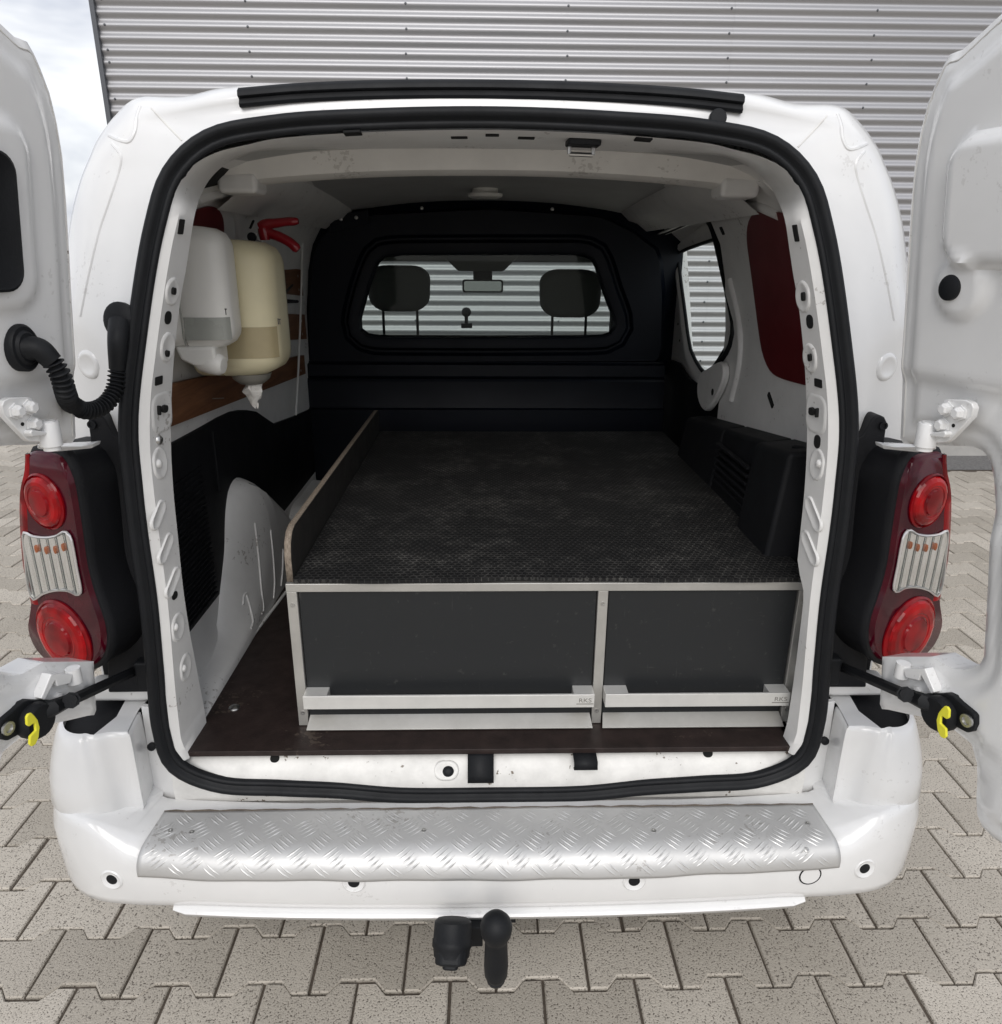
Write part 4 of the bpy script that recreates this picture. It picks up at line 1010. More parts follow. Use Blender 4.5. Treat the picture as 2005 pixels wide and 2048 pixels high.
sk = lathe('trailer_socket', [(.030, -.035), (.036, -.03), (.037, .0), (.0385, .002), (.0385, .012), (.036, .016), (.034, .030)], sp0, ax, M['black'], towbar, 28)
a_, b2, c_ = ortho(ax)
lid = [(-.030,.020),(-.030,-.010),(-.022,-.034),(-.012,-.046),(.012,-.046),(.024,-.034),(.031,-.010),(.031,.020),(.018,.032),(-.018,.032)]
prism('socket_lid', [sp0+ax*.012-b2*x+a_*y for x, y in lid], ax*.030, M['black'], sk, bevel=.006, seg=3)
prism('lid_lug', [sp0+ax*.040-b2*x+a_*y for x, y in roundrect(.030, .045, .008)], ax*.010, M['black'], sk, bevel=.004)
box('socket_bracket', (-.10, -.20, .235), (-.02, -.10, .285), M['black'], towbar)

# ---- tail lamps
LN = Vector((.5, 1, 0)).normalized(); LP0 = Vector((-.765, -.035, 1.0))
lens_px = [(50,904),(63,901),(90,904),(110,910),(120,919),(130,939),(139,962),(148,1010),(157.6,1073),(167,1136),(178,1180),(190,1215),(202,1252),(206,1282),(201.7,1311),(186,1333),(157.6,1343),(132,1344),(107,1337),(91,1327),(72.5,1308),(60,1285),(54,1260),(57,1236),(60,1207),(54,1172),(47,1136),(41,1073),(38,1010),(38.4,978),(45,958),(50,940)]
def lp_(u, v, off=0): return PP(u, v, LP0-LN*off, LN)
def lamp(s):
    pts = [lp_(u, v) for u, v in lens_px]; pts = spline(pts, 80, True)
    c0 = sum(pts, Vector())/len(pts)
    rows = []
    for k, off in ((1.0, -.075), (1.0, -.02), (.985, -.006), (.955, .0)):
        rows.append([sgn(s, c0+(p-c0)*k-LN*off) for p in pts])
    L = mesh('tail_lamp', *(lambda vf: (vf[0], vf[1]))(loftv([list(r) for r in rows], True, False, True)), M['lens_dark'], van, ang=50)
    # glossy outer lens edge in red along the outboard side
    edge = [lp_(u, v, .002) for u, v in ((50,908),(49,940),(40,985),(41,1073),(47,1136),(55,1172),(62,1207))]
    rg_ = []
    for i, p in enumerate(spline(edge, 30)):
        w_ = .009+.012*min(1, i/12)
        rg_.append([sgn(s, p+Vector((-.001, .012, 0))), sgn(s, p+Vector((0, 0, 0))), sgn(s, p+Vector((w_*.6, -w_*.3, 0))), sgn(s, p+Vector((w_, -w_*.5+.003, 0)))])
    loft('red_edge_lens', rg_, M['lens'], L, ang=60)
    nn_ = sgn(s, -LN)
    def round_lens(u, v, r, name, hgt):
        c = lp_(u, v); cs = sgn(s, c)
        ob = lathe(name, [(r*1.06, -.004), (r*1.06, .003), (r, .006), (r*.97, hgt), (r*.86, hgt+.006), (r*.60, hgt+.009), (r*.57, hgt+.007), (r*.54, hgt+.009), (r*.3, hgt+.011), (0, hgt+.012)], cs, nn_, M['lens'], L, 48)
        lathe('reflector_ring', [(r*.95, hgt+.0022), (r*.90, hgt+.0062), (r*.78, hgt+.0090), (r*.64, hgt+.0098), (r*.62, hgt+.0088)], cs, nn_, M['lens_bright'], ob, 20, smooth=False)
        lathe('bulb_lens', [(r*.50, hgt+.0086), (r*.46, hgt+.013), (r*.2, hgt+.0145), (0, hgt+.0148)], cs, nn_, M['lens'], ob, 36)
        return ob
    round_lens(90, 1003, .052, 'round_brake_lens', .002)
    round_lens(129, 1273, .076, 'round_fog_lens', .004)
    cl = [lp_(u, v, .0) for u, v in ((52,1064),(66,1070),(92,1074),(116,1071),(135,1062),(144,1072),(150,1095),(157,1135),(165,1184),(158,1188),(140,1180),(116,1179),(90,1186),(70,1197),(64,1185),(59,1165),(55,1120))]
    cls_ = spline(cl, 60, True); cc = sum(cls_, Vector())/len(cls_)
    rim = mesh('clear_lens_rim', *tubev([sgn(s, p-LN*.004) for p in cls_], .0028, 8, closed=True), plain('lens_rim', (.75, .73, .72), .15, metal=.6) if s < 0 else bpy.data.materials['lens_rim'], L)
    a0, b0, _ = ortho(nn_)
    # ribbed reflector behind the clear lens
    cr_ = Vector((LN.y, -LN.x, 0)); rowsb = []
    wmin = min((p-cc).dot(cr_) for p in cls_); wmax = max((p-cc).dot(cr_) for p in cls_)
    def zr(w0):
        zs_ = []
        for p, q in zip(cls_, cls_[1:]+cls_[:1]):
            a, b3 = (p-cc).dot(cr_), (q-cc).dot(cr_)
            if (a-w0)*(b3-w0) <= 0 and a != b3: zs_.append(p.z+(q.z-p.z)*(w0-a)/(b3-a))
        return (min(zs_), max(zs_)) if len(zs_) > 1 else (cc.z, cc.z)
    for i in range(43):
        w0 = wmin+.002+(wmax-wmin-.004)*i/42; z0, z1 = zr(w0); base = cc+cr_*w0
        fl = .0042*abs(math.sin(i/42*math.pi*6))
        row = []
        for j in range(41):
            z = z0+(z1-z0)*j/40; step = 0
            row.append(sgn(s, Vector((base.x, base.y, z))-LN*(.0015+fl+step*(1 if j < 26 else .25))))
        rowsb.append(row)
    rf = loft('clear_lens', rowsb, M['clear'], L, ang=25)
    for u, v in ((72,1098),(92,1101),(110,1100),(126,1095)):
        q = sgn(s, lp_(u, v, .0045)); lathe('amber_bulb', [(.0036, -.004), (.0036, .001), (.0024, .002), (0, .0025)], q, nn_, M['orange'], rf, 12, sx=2.2)
    mesh('clear_lens_cover', [sgn(s, p-LN*.0075) for p in cls_], [tuple(range(60))], M['clearcover'], rf, smooth=False)
    # black housing inboard of the lens
    rows = []
    for k, off in ((1.012, -.16), (1.012, -.03), (1.03, -.026), (1.03, -.014), (1.012, -.010), (.99, -.010)):
        rows.append([sgn(s, c0+Vector(((p.x-c0.x)*k+(.003 if k > 1.01 else 0), (p.y-c0.y)*k, (p.z-c0.z)*k))-LN*off) for p in pts])
    loft('lamp_housing', rows, M['darktrim'], L, True, ang=40)
both(lamp)

# black trim between lamp and seal
def ptrim(s):
    px_ = [(175,842),(180,832),(190,827),(201,829),(209,838),(217,853),(227,868),(243,879),(256,994),(270,1104),(286,1200),(300,1330),(300,1385),(216,1386),(214,1330),(222,1300),(225,1200),(222,1100),(212,1000),(204,940),(197,905),(182,897),(179,872)]
    pts = [sgn(s, P(u, v, y=.045+.0*(u-175))) for u, v in px_]
    o_ = prism('pillar_trim', pts, (0, .06, 0), M['darktrim'], van, bevel=.004)
    q = sgn(s, P(184, 849, y=.043)); lathe('trim_screw', [(.008, -.002), (.008, .003), (.005, .003), (.004, .0005), (0, .0005)], q, (0, -1, 0), M['black'], o_, 14)
    box('strap_anchor', (min(s*.69, s*.74), .02, .70), (max(s*.69, s*.74), .06, .765), M['black'], o_, bevel=.006)
    # rear end panel behind the lamp
    return o_
both(ptrim)

# ---- rear doors, opened about 105 degrees
DA = R(15)
E0 = Vector((.69, -.01, 0)); DN = Vector((-math.cos(DA), -math.sin(DA), 0)); DD = Vector((math.sin(DA), -math.cos(DA), 0))
def lean(z): return .9*yr(z)
def pd(u, v, off=0):
    l = 0
    for _ in range(8):
        p = PP(u, v, E0+DN*(l+off), DN); l = lean(p.z)
    return p
def sz(u, v): p = pd(u, v); return Vector(((p-E0).dot(DD), p.z))
def p3(s_, z, h): return E0+DD*s_+Vector((0, 0, z))+DN*(lean(z)+h)
out_px = [(2030,-5),(1990,28),(1950,66),(1915,98),(1905,101),(1890,107),(1876,131),(1864,158),(1845.6,206),(1831,265),(1820,331),(1812,423),(1805,533),(1798,662),(1791,760),(1785,877),(1790,889),(1836,891),(1880,893),(1904,893),(1928,895.7),(1946.7,905),(1959,923.5),(1966.7,960.5),(1970,1016),(1970,1093),(1966.7,1170),(1962,1263),(1959,1315),(1952,1329),(1940,1337),(1919,1341.7),(1897,1338.6),(1879,1329),(1854,1315),(1800,1315),(1757,1315),(1752,1410),(1756,1420),(1768,1421),(1808,1430),(1860,1440),(1900,1462),(1934.5,1490),(1945,1528),(1946,1560),(1944,1600),(1946,1632),(1956,1656),(1980,1680),(2010,1700)]
poly = [sz(u, v) for u, v in out_px]
ztop = poly[0].y; zbot = poly[-1].y
poly = poly+[Vector((.45, zbot-.005)), Vector((.64, zbot)), Vector((.64, ztop+.02)), Vector((.45, ztop+.025))]
def pdist(s_, z):
    best = 9
    for a, b2 in zip(poly, poly[1:]+poly[:1]):
        e = b2-a; t_ = max(0, min(1, ((s_-a.x)*e.x+(z-a.y)*e.y)/max(1e-9, e.length_squared))); best = min(best, ((s_-a.x-e.x*t_)**2+(z-a.y-e.y*t_)**2)**.5)
    return best
def ss(a, b2, x): t_ = max(0, min(1, (x-a)/(b2-a))); return t_*t_*(3-2*t_)
def rbx(s_, z, s0, s1, z0, z1, r):
    dx = max(s0+r-s_, s_-s1+r, 0); dz = max(z0+r-z, z-z1+r, 0); return r-(dx*dx+dz*dz)**.5 if (dx or dz) else min(s_-s0, s1-s_, z-z0, z1-z, r)
g1a, g1b = sz(1897, 530), sz(1925, 300); g2 = sz(1922, 575)
h1 = sz(1840, 745)
hz = h1.y
def hfun(s_, z, side):
    d = pdist(s_, z)
    h = -.010*(1-ss(0, .014, d))
    h += .009*ss(.050, .066, s_)*ss(.03, .045, d)*ss(.70, .74, z)
    # recess where the upper hinge plate sits
    if s_ > .0: h -= .012*(1-ss(hz-.022, hz+.006, z))*ss(1.14, 1.20, z)*ss(.045, .10, s_)
    if side > 0:
        k = rbx(s_, z, g1a.x-.002, .40, g2.y+.025, g1b.y+.02, .05); h += .020*ss(0, .014, k)
        k2 = ((s_-g2.x-.012)**2+(z-g2.y)**2)**.5; h += .010*(1-ss(.036, .050, k2))
    else:
        k = rbx(s_, z, g1a.x-.008, .40, g2.y-.045, g1b.y+.03, .05); h += .010*ss(0, .018, k)
    return h
def door(side):
    bm = bmesh.new(); vs = [bm.verts.new((p.x, 0, p.y)) for p in poly]; bm.faces.new(vs)
    def cut(co, no): bmesh.ops.bisect_plane(bm, geom=bm.verts[:]+bm.edges[:]+bm.faces[:], plane_co=co, plane_no=no)
    z = .44
    while z < 2.0: cut((0, 0, z), (0, 0, 1)); z += .009
    x = -.06
    while x < .64: cut((x, 0, 0), (1, 0, 0)); x += .009 if x < .36 else .04
    be = [e for e in bm.edges if e.is_boundary]
    for v_ in bm.verts:
        q = p3(v_.co.x, v_.co.z, hfun(v_.co.x, v_.co.z, side))
        v_.co = q if side > 0 else mir(q)
    inn = -DN if side > 0 else mir(-DN)
    r1 = bmesh.ops.extrude_edge_only(bm, edges=be)
    nv = [g for g in r1['geom'] if isinstance(g, bmesh.types.BMVert)]
    for v_ in nv: v_.co += inn*.018
    ne = [g for g in r1['geom'] if isinstance(g, bmesh.types.BMEdge)]
    r2 = bmesh.ops.extrude_edge_only(bm, edges=ne)
    nv = [g for g in r2['geom'] if isinstance(g, bmesh.types.BMVert)]
    for v_ in nv: v_.co += inn*.035
    ne = [g for g in r2['geom'] if isinstance(g, bmesh.types.BMEdge)]
    bmesh.ops.contextual_create(bm, geom=ne)
    bmesh.ops.recalc_face_normals(bm, faces=bm.faces)
    me = bpy.data.meshes.new('rear_door'); bm.to_mesh(me); bm.free()
    o_ = fin('rear_door', me, W, van, ang=50)
    o_['label'] = 'rear door on the right, with a moulded pocket and a black plug' if side > 0 else 'rear door on the left, with a black recess and a cable conduit'
    def M3(p): return p if side > 0 else mir(p)
    n_ = M3(DN)
    # hemmed edge: sealer line a finger's width in from the rim
    iv = inset([(p.x, p.y) for p in poly], .013)
    if pdist(*iv[10]) < .011 or iv[12][0] < poly[12].x: iv = inset([(p.x, p.y) for p in poly], -.013)
    ln_ = [M3(p3(x, z, hfun(x, z, side)-.0004)) for x, z in [(q.x, q.y) for q in spline([(x, z, 0) for x, z in iv[:16]], 90)]]
    tube('hem_sealer', ln_, .0011, M['white_dirty'], o_, 5)
    # hinge
    bz = pd(1859, 848, .024)
    hb_ = (lathev([(.010, -.044), (.0125, -.043), (.0125, -.038), (.0160, -.036), (.0160, .0), (.015, .002), (.011, .002), (.011, .004), (0, .004)], M3(bz), (0, 0, 1), 20))
    hg = mesh('upper_hinge', *prismv([M3(pd(u, v, .022)) for u, v in ((1887,801),(1897,798),(1932,800),(1944,806),(1948,816),(1944,834),(1900,880),(1892,885),(1868,886),(1862,880),(1862,866),(1885,862),(1890,848),(1886,838))], -n_*.012), W, o_, bevel=.002)
    mesh('hinge_barrel', *hb_, W, hg)
    for u, v in ((1896,818),(1922,826),(1889,850)):
        q = M3(pd(u, v, .022)); lathe('hinge_bolt', [(.0125, 0), (.0125, .003), (.0095, .0032), (.009, .011), (.006, .013), (0, .013)], q, n_, W, hg, 6, smooth=False)
    for u, v in ((1911,818),(1908,851)): lathe('hinge_hole', [(.003, 0), (.003, .0008), (0, .0008)], M3(pd(u, v, .0222)), n_, H_, hg, 8)
    prism('hinge_fin', [M3(pd(u, v, .034)) for u, v in ((1855,866),(1890,862),(1893,869),(1888,876),(1856,872))], -n_*.014, W, hg, bevel=.003)
    body_leaf = [M3(q) for q in (P(1766,889,y=-.0), P(1790,895,y=-.03), P(1842,894,y=-.045), P(1874,890,y=-.06), P(1874,899,y=-.06), P(1838,905,y=-.045), P(1768,898,y=.0))]
    prism('hinge_body_leaf', body_leaf, (0, .03, 0), W, hg, bevel=.002)
    q = M3(P(1831, 892, y=-.022)); lathe('leaf_bolt', [(.007, -.004), (.007, .008), (.004, .010), (0, .010)], q, (0, 0, 1), M['steel'], hg, 10)
    lb = M3(pd(1806, 1338, .012))
    hg2 = mesh('lower_hinge', *prismv([M3(pd(u, v, .02)) for u, v in ((1806,1337),(1850,1337),(1870,1385),(1862,1388),(1842,1350),(1838,1362),(1812,1356))], -n_*.02), W, o_, bevel=.002)
    lathe('hinge_barrel', [(.012, -.016), (.012, .012), (0, .013)], lb, (0, 0, 1), W, hg2, 18)
    q = M3(pd(1842, 1381, .004)); lathe('hinge_bolt', [(.011, 0), (.011, .003), (.0085, .0032), (.008, .010), (0, .012)], q, n_, W, hg2, 6, smooth=False)
    # check strap
    A = M3(P(1684, 1334, y=.05)); B = M3(pd(1850, 1404, .035)); C = M3(pd(1812, 1389, .045))
    cs = mesh('check_strap', *join([tubev([A, A.lerp(C, .5), C], [.0105, .0105, .010], 8), tubev([C, A.lerp(B, .82), B, M3(pd(1872, 1412, .02))], [.014, .011, .014, .016], 8)]), M['black'], o_)
    hs = [(1848,1388),(1856,1388),(1892,1387),(1905,1392),(1946,1426),(1951,1432),(1951,1450),(1944,1464),(1934,1466),(1900,1448),(1890,1447),(1852,1436),(1850,1430),(1870,1428),(1862,1412)]
    ho = prism('strap_housing', [M3(pd(u, v, .018)) for u, v in hs], -n_*.022, M['black'], cs, bevel=.004)
    lathe('housing_drum', [(.030, -.004), (.030, .012), (.026, .018), (0, .019)], M3(pd(1885, 1426, .018)), n_, M['black'], ho, 20)
    lathe('housing_bolt', [(.011, 0), (.011, .004), (.007, .004), (.006, .001), (0, .001)], M3(pd(1936, 1441, .019)), n_, M['steel'], ho, 14)
    yc = [(1883,1418),(1889,1412),(1895,1414),(1899,1421),(1898,1436),(1893,1439),(1885,1433),(1882,1434),(1881,1447),(1892,1458),(1893,1474),(1888,1478),(1881,1474),(1875,1460),(1873,1440),(1877,1426)]
    prism('yellow_release_clip', [M3(pd(u, v, .048)) for u, v in yc], -n_*.005, M['yellow'], cs, bevel=.002)
    if side > 0:
        q = p3(g2.x, g2.y, hfun(g2.x, g2.y, 1)); lathe('black_plug', [(.0185, -.004), (.0185, .003), (.015, .005), (0, .0045)], q, n_, M['rubber'], o_, 28)
        ln = [sz(u, v) for u, v in ((1975,1200),(1982,1300),(1985,1400),(1990,1500))]
    else:
        z0, z1 = pd(1959, 600).z+.004, pd(1940, 330).z+.002
        s0 = sz(1957, 595).x-.022
        cpt = [(s0+.06, (z0+z1)/2)]
        o2 = [(s0+.06+x, (z0+z1)/2+y) for x, y in roundrect(.12, z1-z0, .028, 6)]
        def lift(h): return [M3(p3(x, z, hfun((s0+.06), (z0+z1)/2, -1)+h)) for x, z in o2]
        cc = sum(lift(.003), Vector())/len(o2)
        def shr(r, k): return [cc+(p-cc)*k for p in r]
        loft('black_recess_trim', [lift(-.012), lift(.008), shr(lift(.010), .96), shr(lift(.008), .92), shr(lift(.008), .3)], M['rubber'], o_, True, cap=True, ang=40)
    return o_
door_r = door(1); door_l = door(-1)

# ---- corrugated cable conduit between left door and pillar
def pdl(u, v, off):      # on the left door
    n_ = mir(DN); e0 = mir(E0); l = 0
    for _ in range(8):
        p = PP(u, v, e0+n_*(l+off), n_); l = lean(p.z)
    return p
g0 = pdl(54, 696, .022)
path = [pdl(106,724,.05), pdl(121,750,.055), pdl(132,787,.05), P(148,811,y=-.088), P(170,821,y=-.062), P(196,817,y=-.036), P(217,802,y=-.014), P(230,778,y=.003), P(234,748,y=.012), P(235,738,y=.014)]
sp_path = spline(path, 520); NR = 40
rad = [.0128+.0030*math.sin(2*math.pi*NR*i/519) for i in range(520)]
cond = tube('cable_conduit', sp_path, rad, M['rubber'], van, 14, ang=80)
lathe('door_grommet', [(.030, -.010), (.030, .004), (.027, .008), (.022, .008), (.019, .012)], g0-mir(DN)*.008, mir(DN), M['rubber'], cond, 28, sx=1.15, sy=.9)
tube('conduit_boot', spline([g0-mir(DN)*.006, g0.lerp(path[0], .4)+Vector((.004, 0, .006)), path[0]], 16), [.019-.0045*i/15 for i in range(16)], M['rubber'], cond, 16)
g1_ = P(236, 650, y=.022)
lathe('pillar_grommet', [(.030, -.006), (.030, .006), (.024, .010), (0, .011)], g1_+Vector((0, .014, .006)), (0, -1, .1), M['rubber'], cond, 24, sx=1.1, sy=.95)
tube('conduit_boot', spline([g1_+Vector((0, .01, .004)), P(236,680,y=.012), path[-1]], 16), [.019-.005*i/15 for i in range(16)], M['rubber'], cond, 16)
# ================================================================== LOOSE THINGS
# ---- drawer unit
YD = .11; ZF = .549
dz0 = ZF
xl, xr = -.437, .690
xm = .240
ztop_ = .903
du = empty('drawer_unit', (.13, .8, ZF), 'dark grey two-drawer cabinet with aluminium frame on the load floor', 'drawer unit')
A_ = M['alu']
box('cabinet_body', (xl+.006, YD+.03, ZF+.001), (xr-.006, 1.50, ztop_-.002), M['panel'], du)
box('frame_top_rail', (xl, YD-.004, ztop_-.019), (xr, YD+.026, ztop_), A_, du, bevel=.0015)
posts = []
for x, w_ in ((xl, .022), (xm-.011, .022), (xr-.024, .022)):
    po = box('frame_post', (x, YD-.002, ZF+.001), (x+w_, YD+.026, ztop_-.0195), A_, du, bevel=.0015)
    for z in (ztop_-.050, ZF+.035): lathe('frame_screw', [(.005, -.001), (.005, .0012), (.0025, .0012), (.002, .0004), (0, .0004)], (x+w_/2, YD-.002, z), (0, -1, 0), M['steel'], po, 10)
def logo(txt, x, y, z, parent, size=.011):
    cu = bpy.data.curves.new('engraved_mark', 'FONT'); cu.body = txt; cu.size = size*1.35; cu.extrude = .0002; cu.align_x = 'CENTER'
    ob = bpy.data.objects.new('tmp_text', cu); COL.objects.link(ob); bpy.context.view_layer.update()
    me = bpy.data.meshes.new_from_object(ob.evaluated_get(bpy.context.evaluated_depsgraph_get())); bpy.data.objects.remove(ob)
    for v_ in me.vertices: v_.co = Vector((v_.co.x*1.15+x, y-v_.co.z, v_.co.y+z))
    me.materials.clear(); return fin('engraved_mark', me, plain('engraving', (.28, .27, .25), .5, metal=.6) if 'engraving' not in bpy.data.materials else bpy.data.materials['engraving'], parent, smooth=False)
for x0, x1, dn in ((xl+.024, xm-.013, 'wide'), (xm+.013, xr-.026, 'narrow')):
    d_ = box('drawer_front', (x0, YD+.004, ZF+.024), (x1, YD+.03, ztop_-.0225), M['panel'], du, bevel=.002)
    d_['label'] = 'wide left drawer front' if dn == 'wide' else 'narrow right drawer front'
    hx0, hx1 = x0-.001, x1+.001; hz0, hz1 = ZF+.066, ZF+.099; yf = YD-.036
    hv = join([boxv((hx0, yf, hz0), (hx1, yf+.006, hz1)), boxv((hx0, yf+.006, hz0+.001), (hx0+.052, YD+.004, hz1-.001)), boxv((hx1-.046, yf+.006, hz0+.001), (hx1, YD+.004, hz1-.001))])
    hd_ = mesh('drawer_handle', *hv, M['alu_handle'], d_, bevel=.0012)
    lx = hx1-.021
    logo('RKS', lx, yf-.0003, hz0+.0135, hd_)
    mesh('engraved_underline', *boxv((lx-.019, yf-.0005, hz0+.0085), (lx+.019, yf+.0002, hz0+.0105)), bpy.data.materials['engraving'], hd_, smooth=False)
    fl = [(x0+.002, YD+.004, ZF+.026), (x1-.002, YD+.004, ZF+.026), (x1+.002, YD-.026, ZF+.006), (x0-.002, YD-.026, ZF+.006)]
    mesh('bottom_flap', fl+[Vector(q)+Vector((0, .001, -.003)) for q in fl], [(0,1,2,3),(7,6,5,4),(0,4,5,1),(1,5,6,2),(2,6,7,3),(3,7,4,0)], A_, d_, bevel=.0006)
# ---- mat on the cabinet
rows = []
x0, x1 = xl+.018, xr-.004
for i in range(81):
    f = i/80; x = x0+(x1-x0)*f
    y0 = YD-.006+.004*math.sin(x*9)+.002*math.sin(x*31)
    sag = .0035*max(0, math.sin(x*7+1.5))
    row = [Vector((x, y0, ztop_+.003+sag)), Vector((x, y0-.001, ztop_+.011+sag))]
    for j in range(1, 25): 
        y = y0+(1.50-y0)*j/24; row.append(Vector((x+(0 if f < .98 else -.0*j), y, ztop_+.0125+sag*max(0, 1-j/3)+.001*math.sin(x*5+y*7))))
    row.append(Vector((x, 1.50, ztop_+.003)))
    rows.append(row)
tag(loft('rubber_mat', rows, M['mat'], None, ang=50), 'black honeycomb rubber mat, dusty, lying on top of the drawer cabinet', 'mat')
# ---- side board on the left edge of the cabinet
zt0 = ztop_+.001
bpts = [(YD+.005, zt0), (YD+.004, zt0+.055), (YD+.012, zt0+.085), (YD+.03, zt0+.103), (YD+.055, zt0+.110), (1.47, zt0+.098), (1.50, zt0+.09), (1.50, zt0)]
sbv = prismv([(xl+.002, y, z) for y, z in bpts], (.014, 0, 0))
sb = mesh('edge_board', *sbv, M['sideboard'], None, bevel=.001)
tag(sb, 'thin black upright board with bare worn edge along the cabinet top', 'board')
ev = []
for y, z in bpts[:7]: ev.append([Vector((xl+.0022, y-(.001 if y < .2 else 0), z+.0012)), Vector((xl+.0158, y-(.001 if y < .2 else 0), z+.0012))])
loft('bare_plywood_edge', ev, M['plyedge'], sb, ang=30, solid=.0008)

# ---- paper and soap dispensers on the boards
def dispenser(name, xb, xf, y0, y1, z0, z1, mat, win, label, cat):
    e = empty(name, (xb, (y0+y1)/2, z0), label, cat)
    cy, cz, hw, hh = (y0+y1)/2, (z0+z1)/2, (y1-y0)/2, (z1-z0)/2
    dx = xf-xb
    def sec(x, kw, kt, kb):
        out = []
        for a, b2 in roundrect(2*hw*kw, 2*hh, min(hw*kw*.7, .045), 6):
            zz = b2*(kt if b2 > 0 else kb); out.append(Vector((x, cy+a, cz+zz)))
        return out
    loft('back_shell', [sec(xb, .96, .97, .95), sec(xb+dx*.05, 1, 1, .98), sec(xb+dx*.30, 1, 1, .98)], mat, e, True, cap=True, ang=50)
    loft('front_cover', [sec(xb+dx*.312, .985, .985, .965), sec(xb+dx*.32, 1.005, 1.005, .985), sec(xb+dx*.6, 1.0, .995, .985), sec(xb+dx*.80, .95, .965, .95), sec(xb+dx*.92, .82, .90, .88), sec(xb+dx*.985, .60, .80, .79), sec(xf, .35, .66, .66)], mat, e, True, cap=True, ang=60)
    tube('cover_joint', [Vector((xb+dx*.306, y0+.004, cz+hh*.86)), Vector((xb+dx*.306, y0-.0005, cz+hh*.7)), Vector((xb+dx*.306, y0-.0005, cz-hh*.75)), Vector((xb+dx*.306, y0+.006, cz-hh*.9))], .0018, M['smoke'], e, 6)
    # level window on the cover
    def sw(x, k, z): return [Vector((x, cy+q*hw*k, z)) for q in (-1.012, )]
    wz0, wz1 = win[0], win[1]; rows_ = []
    for x, k in ((.335, 1.006), (.5, 1.003), (.60, 1.0), (.70, .975), (.80, .95), (.86, .888), (.92, .82), (.955, .72), (.985, .60)):
        rows_.append([Vector((xb+dx*x, cy-hw*k-.0006, z0+(z1-z0)*t_)) for t_ in (wz0, wz1)])
    loft('level_window', rows_, win[2], e, ang=60)
    return e
d1 = dispenser('soap_dispenser', -.715, -.572, .335, .455, P(430,703,y=.34).z, P(430,450,y=.34).z, M['whiteplastic'], (.095, .28, M['smoke']), 'white wall soap dispenser with grey window, nearest the rear door', 'dispenser')
z0d = P(430,703,y=.34).z
prism('pump_base', [(-.70, .345, z0d+.01), (-.612, .345, z0d+.01), (-.612, .345, z0d-.036), (-.66, .345, z0d-.034), (-.69, .345, z0d-.02)], (0, .09, 0), M['whiteplastic'], d1, bevel=.008, seg=3)
lathe('push_nozzle', [(.012, -.02), (.022, -.004), (.0245, .02), (.024, .040), (.018, .048), (0, .05)], P(418, 727, y=.37)+Vector((-.012, 0, .004)), (1, -.12, -.15), M['whiteplastic'], d1, 20)
d2 = dispenser('towel_dispenser', -.715, -.512, .475, .665, P(500,756,y=.50).z, P(500,478,y=.50).z, M['cream'], (.155, .385, M['smoke2']), 'yellowed cream paper towel dispenser with torn paper hanging out', 'dispenser')
z0d2 = P(500,756,y=.50).z
lathe('outlet_ring', [(.05, .006), (.045, -.008), (.03, -.02), (.022, -.022)], (-.60, .55, z0d2), (0, 0, 1), plain('grey_outlet', (.25, .24, .21), .5), d2, 20)
rows = []
for j in range(9):
    z = z0d2-.008-.072*j/8; wd = (.030, .034, .040, .044, .042, .034, .024, .016, .008)[j]
    rows.append([Vector((-.597+wd*.5*math.cos(a)*(1+.25*math.sin(3*a+j))+.004*math.sin(j*1.7), .548+wd*.4*math.sin(a)*(1+.3*math.cos(2*a+j*1.3)), z+.006*math.sin(4*a+j))) for a in [2*math.pi*k/14 for k in range(14)]])
loft('paper_tail', rows, M['paper'], d2, True, cap=True, ang=20, smooth=False)
def mark(x, y, z, parent):
    mm_ = plain('dark_print', (.06, .05, .05), .5) if 'dark_print' not in bpy.data.materials else bpy.data.materials['dark_print']
    v_, f_ = join([boxv((x, y-.001, z), (x+.0022, y, z+.014)), boxv((x+.004, y-.001, z), (x+.0055, y, z+.012)), boxv((x+.002, y-.001, z+.011), (x+.0075, y, z+.013))])
    mesh('printed_mark', v_, f_, mm_, parent, smooth=False)
mark(-.584, .350, z0d+.30*(P(430,450,y=.34).z-z0d), d1); mark(-.510, .505, z0d2+.40*(P(500,478,y=.50).z-z0d2), d2)

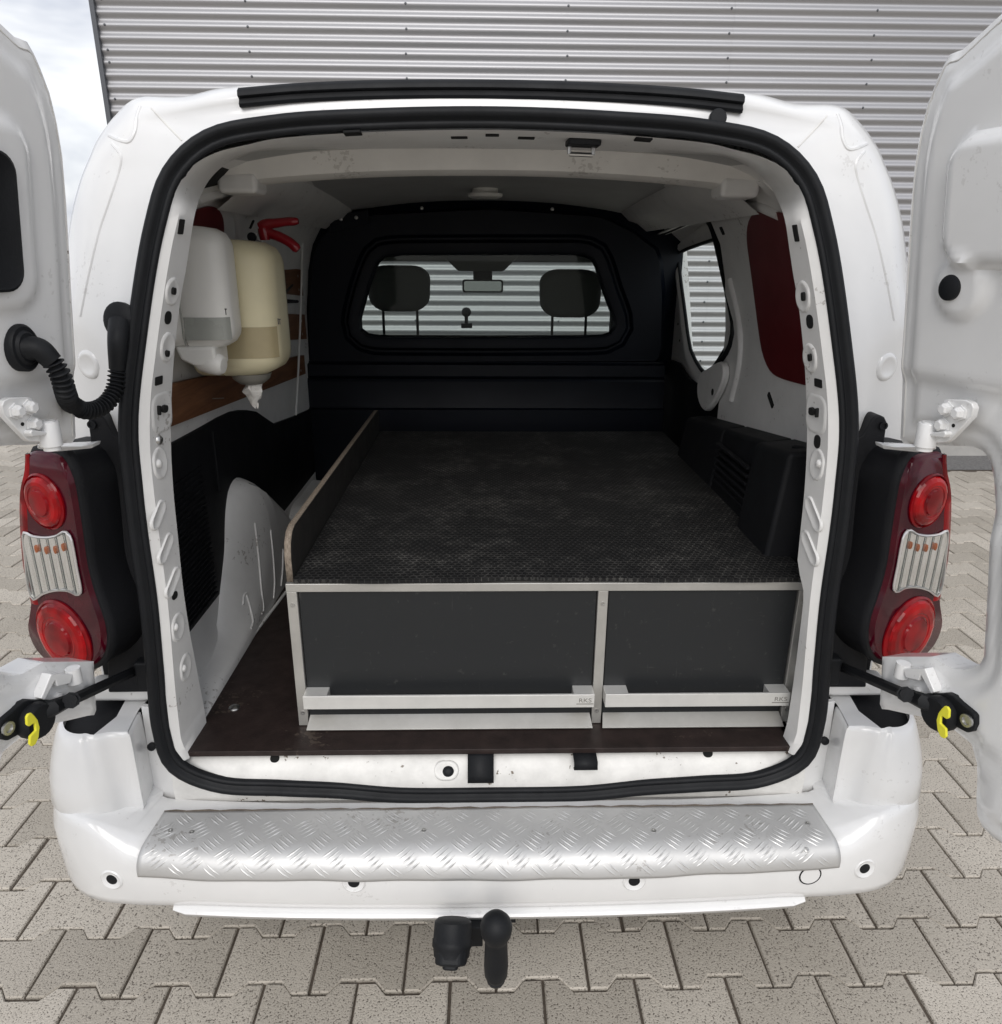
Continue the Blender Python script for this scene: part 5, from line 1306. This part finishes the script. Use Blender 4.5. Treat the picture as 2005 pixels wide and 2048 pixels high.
# ---- fire extinguisher behind the dispensers
fz = P(530, 480, y=.80)
fx, fy = -.648, .76
fe = empty('fire_extinguisher', (fx, fy, 1.18), 'red fire extinguisher with red lever handles behind the cream dispenser', 'extinguisher')
lathe('cylinder', [(.0, -.27), (.04, -.268), (.052, -.255), (.054, -.23), (.054, -.06), (.048, -.03), (.035, -.008), (.022, .0), (.02, .02), (0, .021)], (fx, fy, 1.535), (0, 0, 1), M['redpaint'], fe, 28)
lathe('valve_body', [(.020, 0), (.020, .012), (.014, .016), (.014, .045), (0, .046)], (fx, fy, 1.535), (0, 0, 1), M['steel'], fe, 14)
def fpt(u, v): return P(u, v, y=.78)
tube('upper_lever', spline([fpt(520,455), fpt(536,448), fpt(552,446), fpt(575,443), fpt(597,442)], 14), [.013, .015, .015, .014, .013, .012, .012, .0115, .011, .011, .011, .011, .010, .007], M['redpaint'], fe, 10)
tube('lower_lever', spline([fpt(530,462), fpt(545,468), fpt(565,476), fpt(582,486), fpt(597,500)], 14), [.013]*12+[.013, .009], M['redpaint'], fe, 10)
tube('valve_neck', [fpt(527, 456), fpt(529, 466), fpt(531, 480)], [.015, .016, .013], M['redpaint'], fe, 10)
tube('safety_pin', [fpt(514,464), fpt(510,478), fpt(524,484), fpt(527,468), fpt(516,462)], .0022, M['steel'], fe, 6)
tube('mount_strap', [Vector((-.715, .72, 1.44)), Vector((-.60, .728, 1.44)), Vector((-.53, .80, 1.44)), Vector((-.60, .872, 1.44)), Vector((-.70, 1.45, 1.46))], .004, M['black'], fe, 6)
lathe('pressure_gauge', [(.012, 0), (.012, .008), (0, .009)], fpt(505, 474), (0, -1, 0), M['black'], fe, 14)

# ---- phone holder on the windscreen
q = P(933, 640, y=3.05)
ph = empty('phone_holder', q, 'small grey suction phone holder on the windscreen', 'phone holder')
lathe('suction_cup', [(.028, 0), (.024, .012), (.012, .02), (0, .022)], q+Vector((0, .03, .042)), (0, -1, .2), M['black'], ph, 16)
mesh('holder_arm', *boxv(q+Vector((-.010, .0, -.02)), q+Vector((.010, .02, .04))), M['black'], ph, bevel=.003)
mesh('holder_clamp', *boxv(q+Vector((-.03, -.005, -.045)), q+Vector((.034, .015, -.018))), M['black'], ph, bevel=.004)
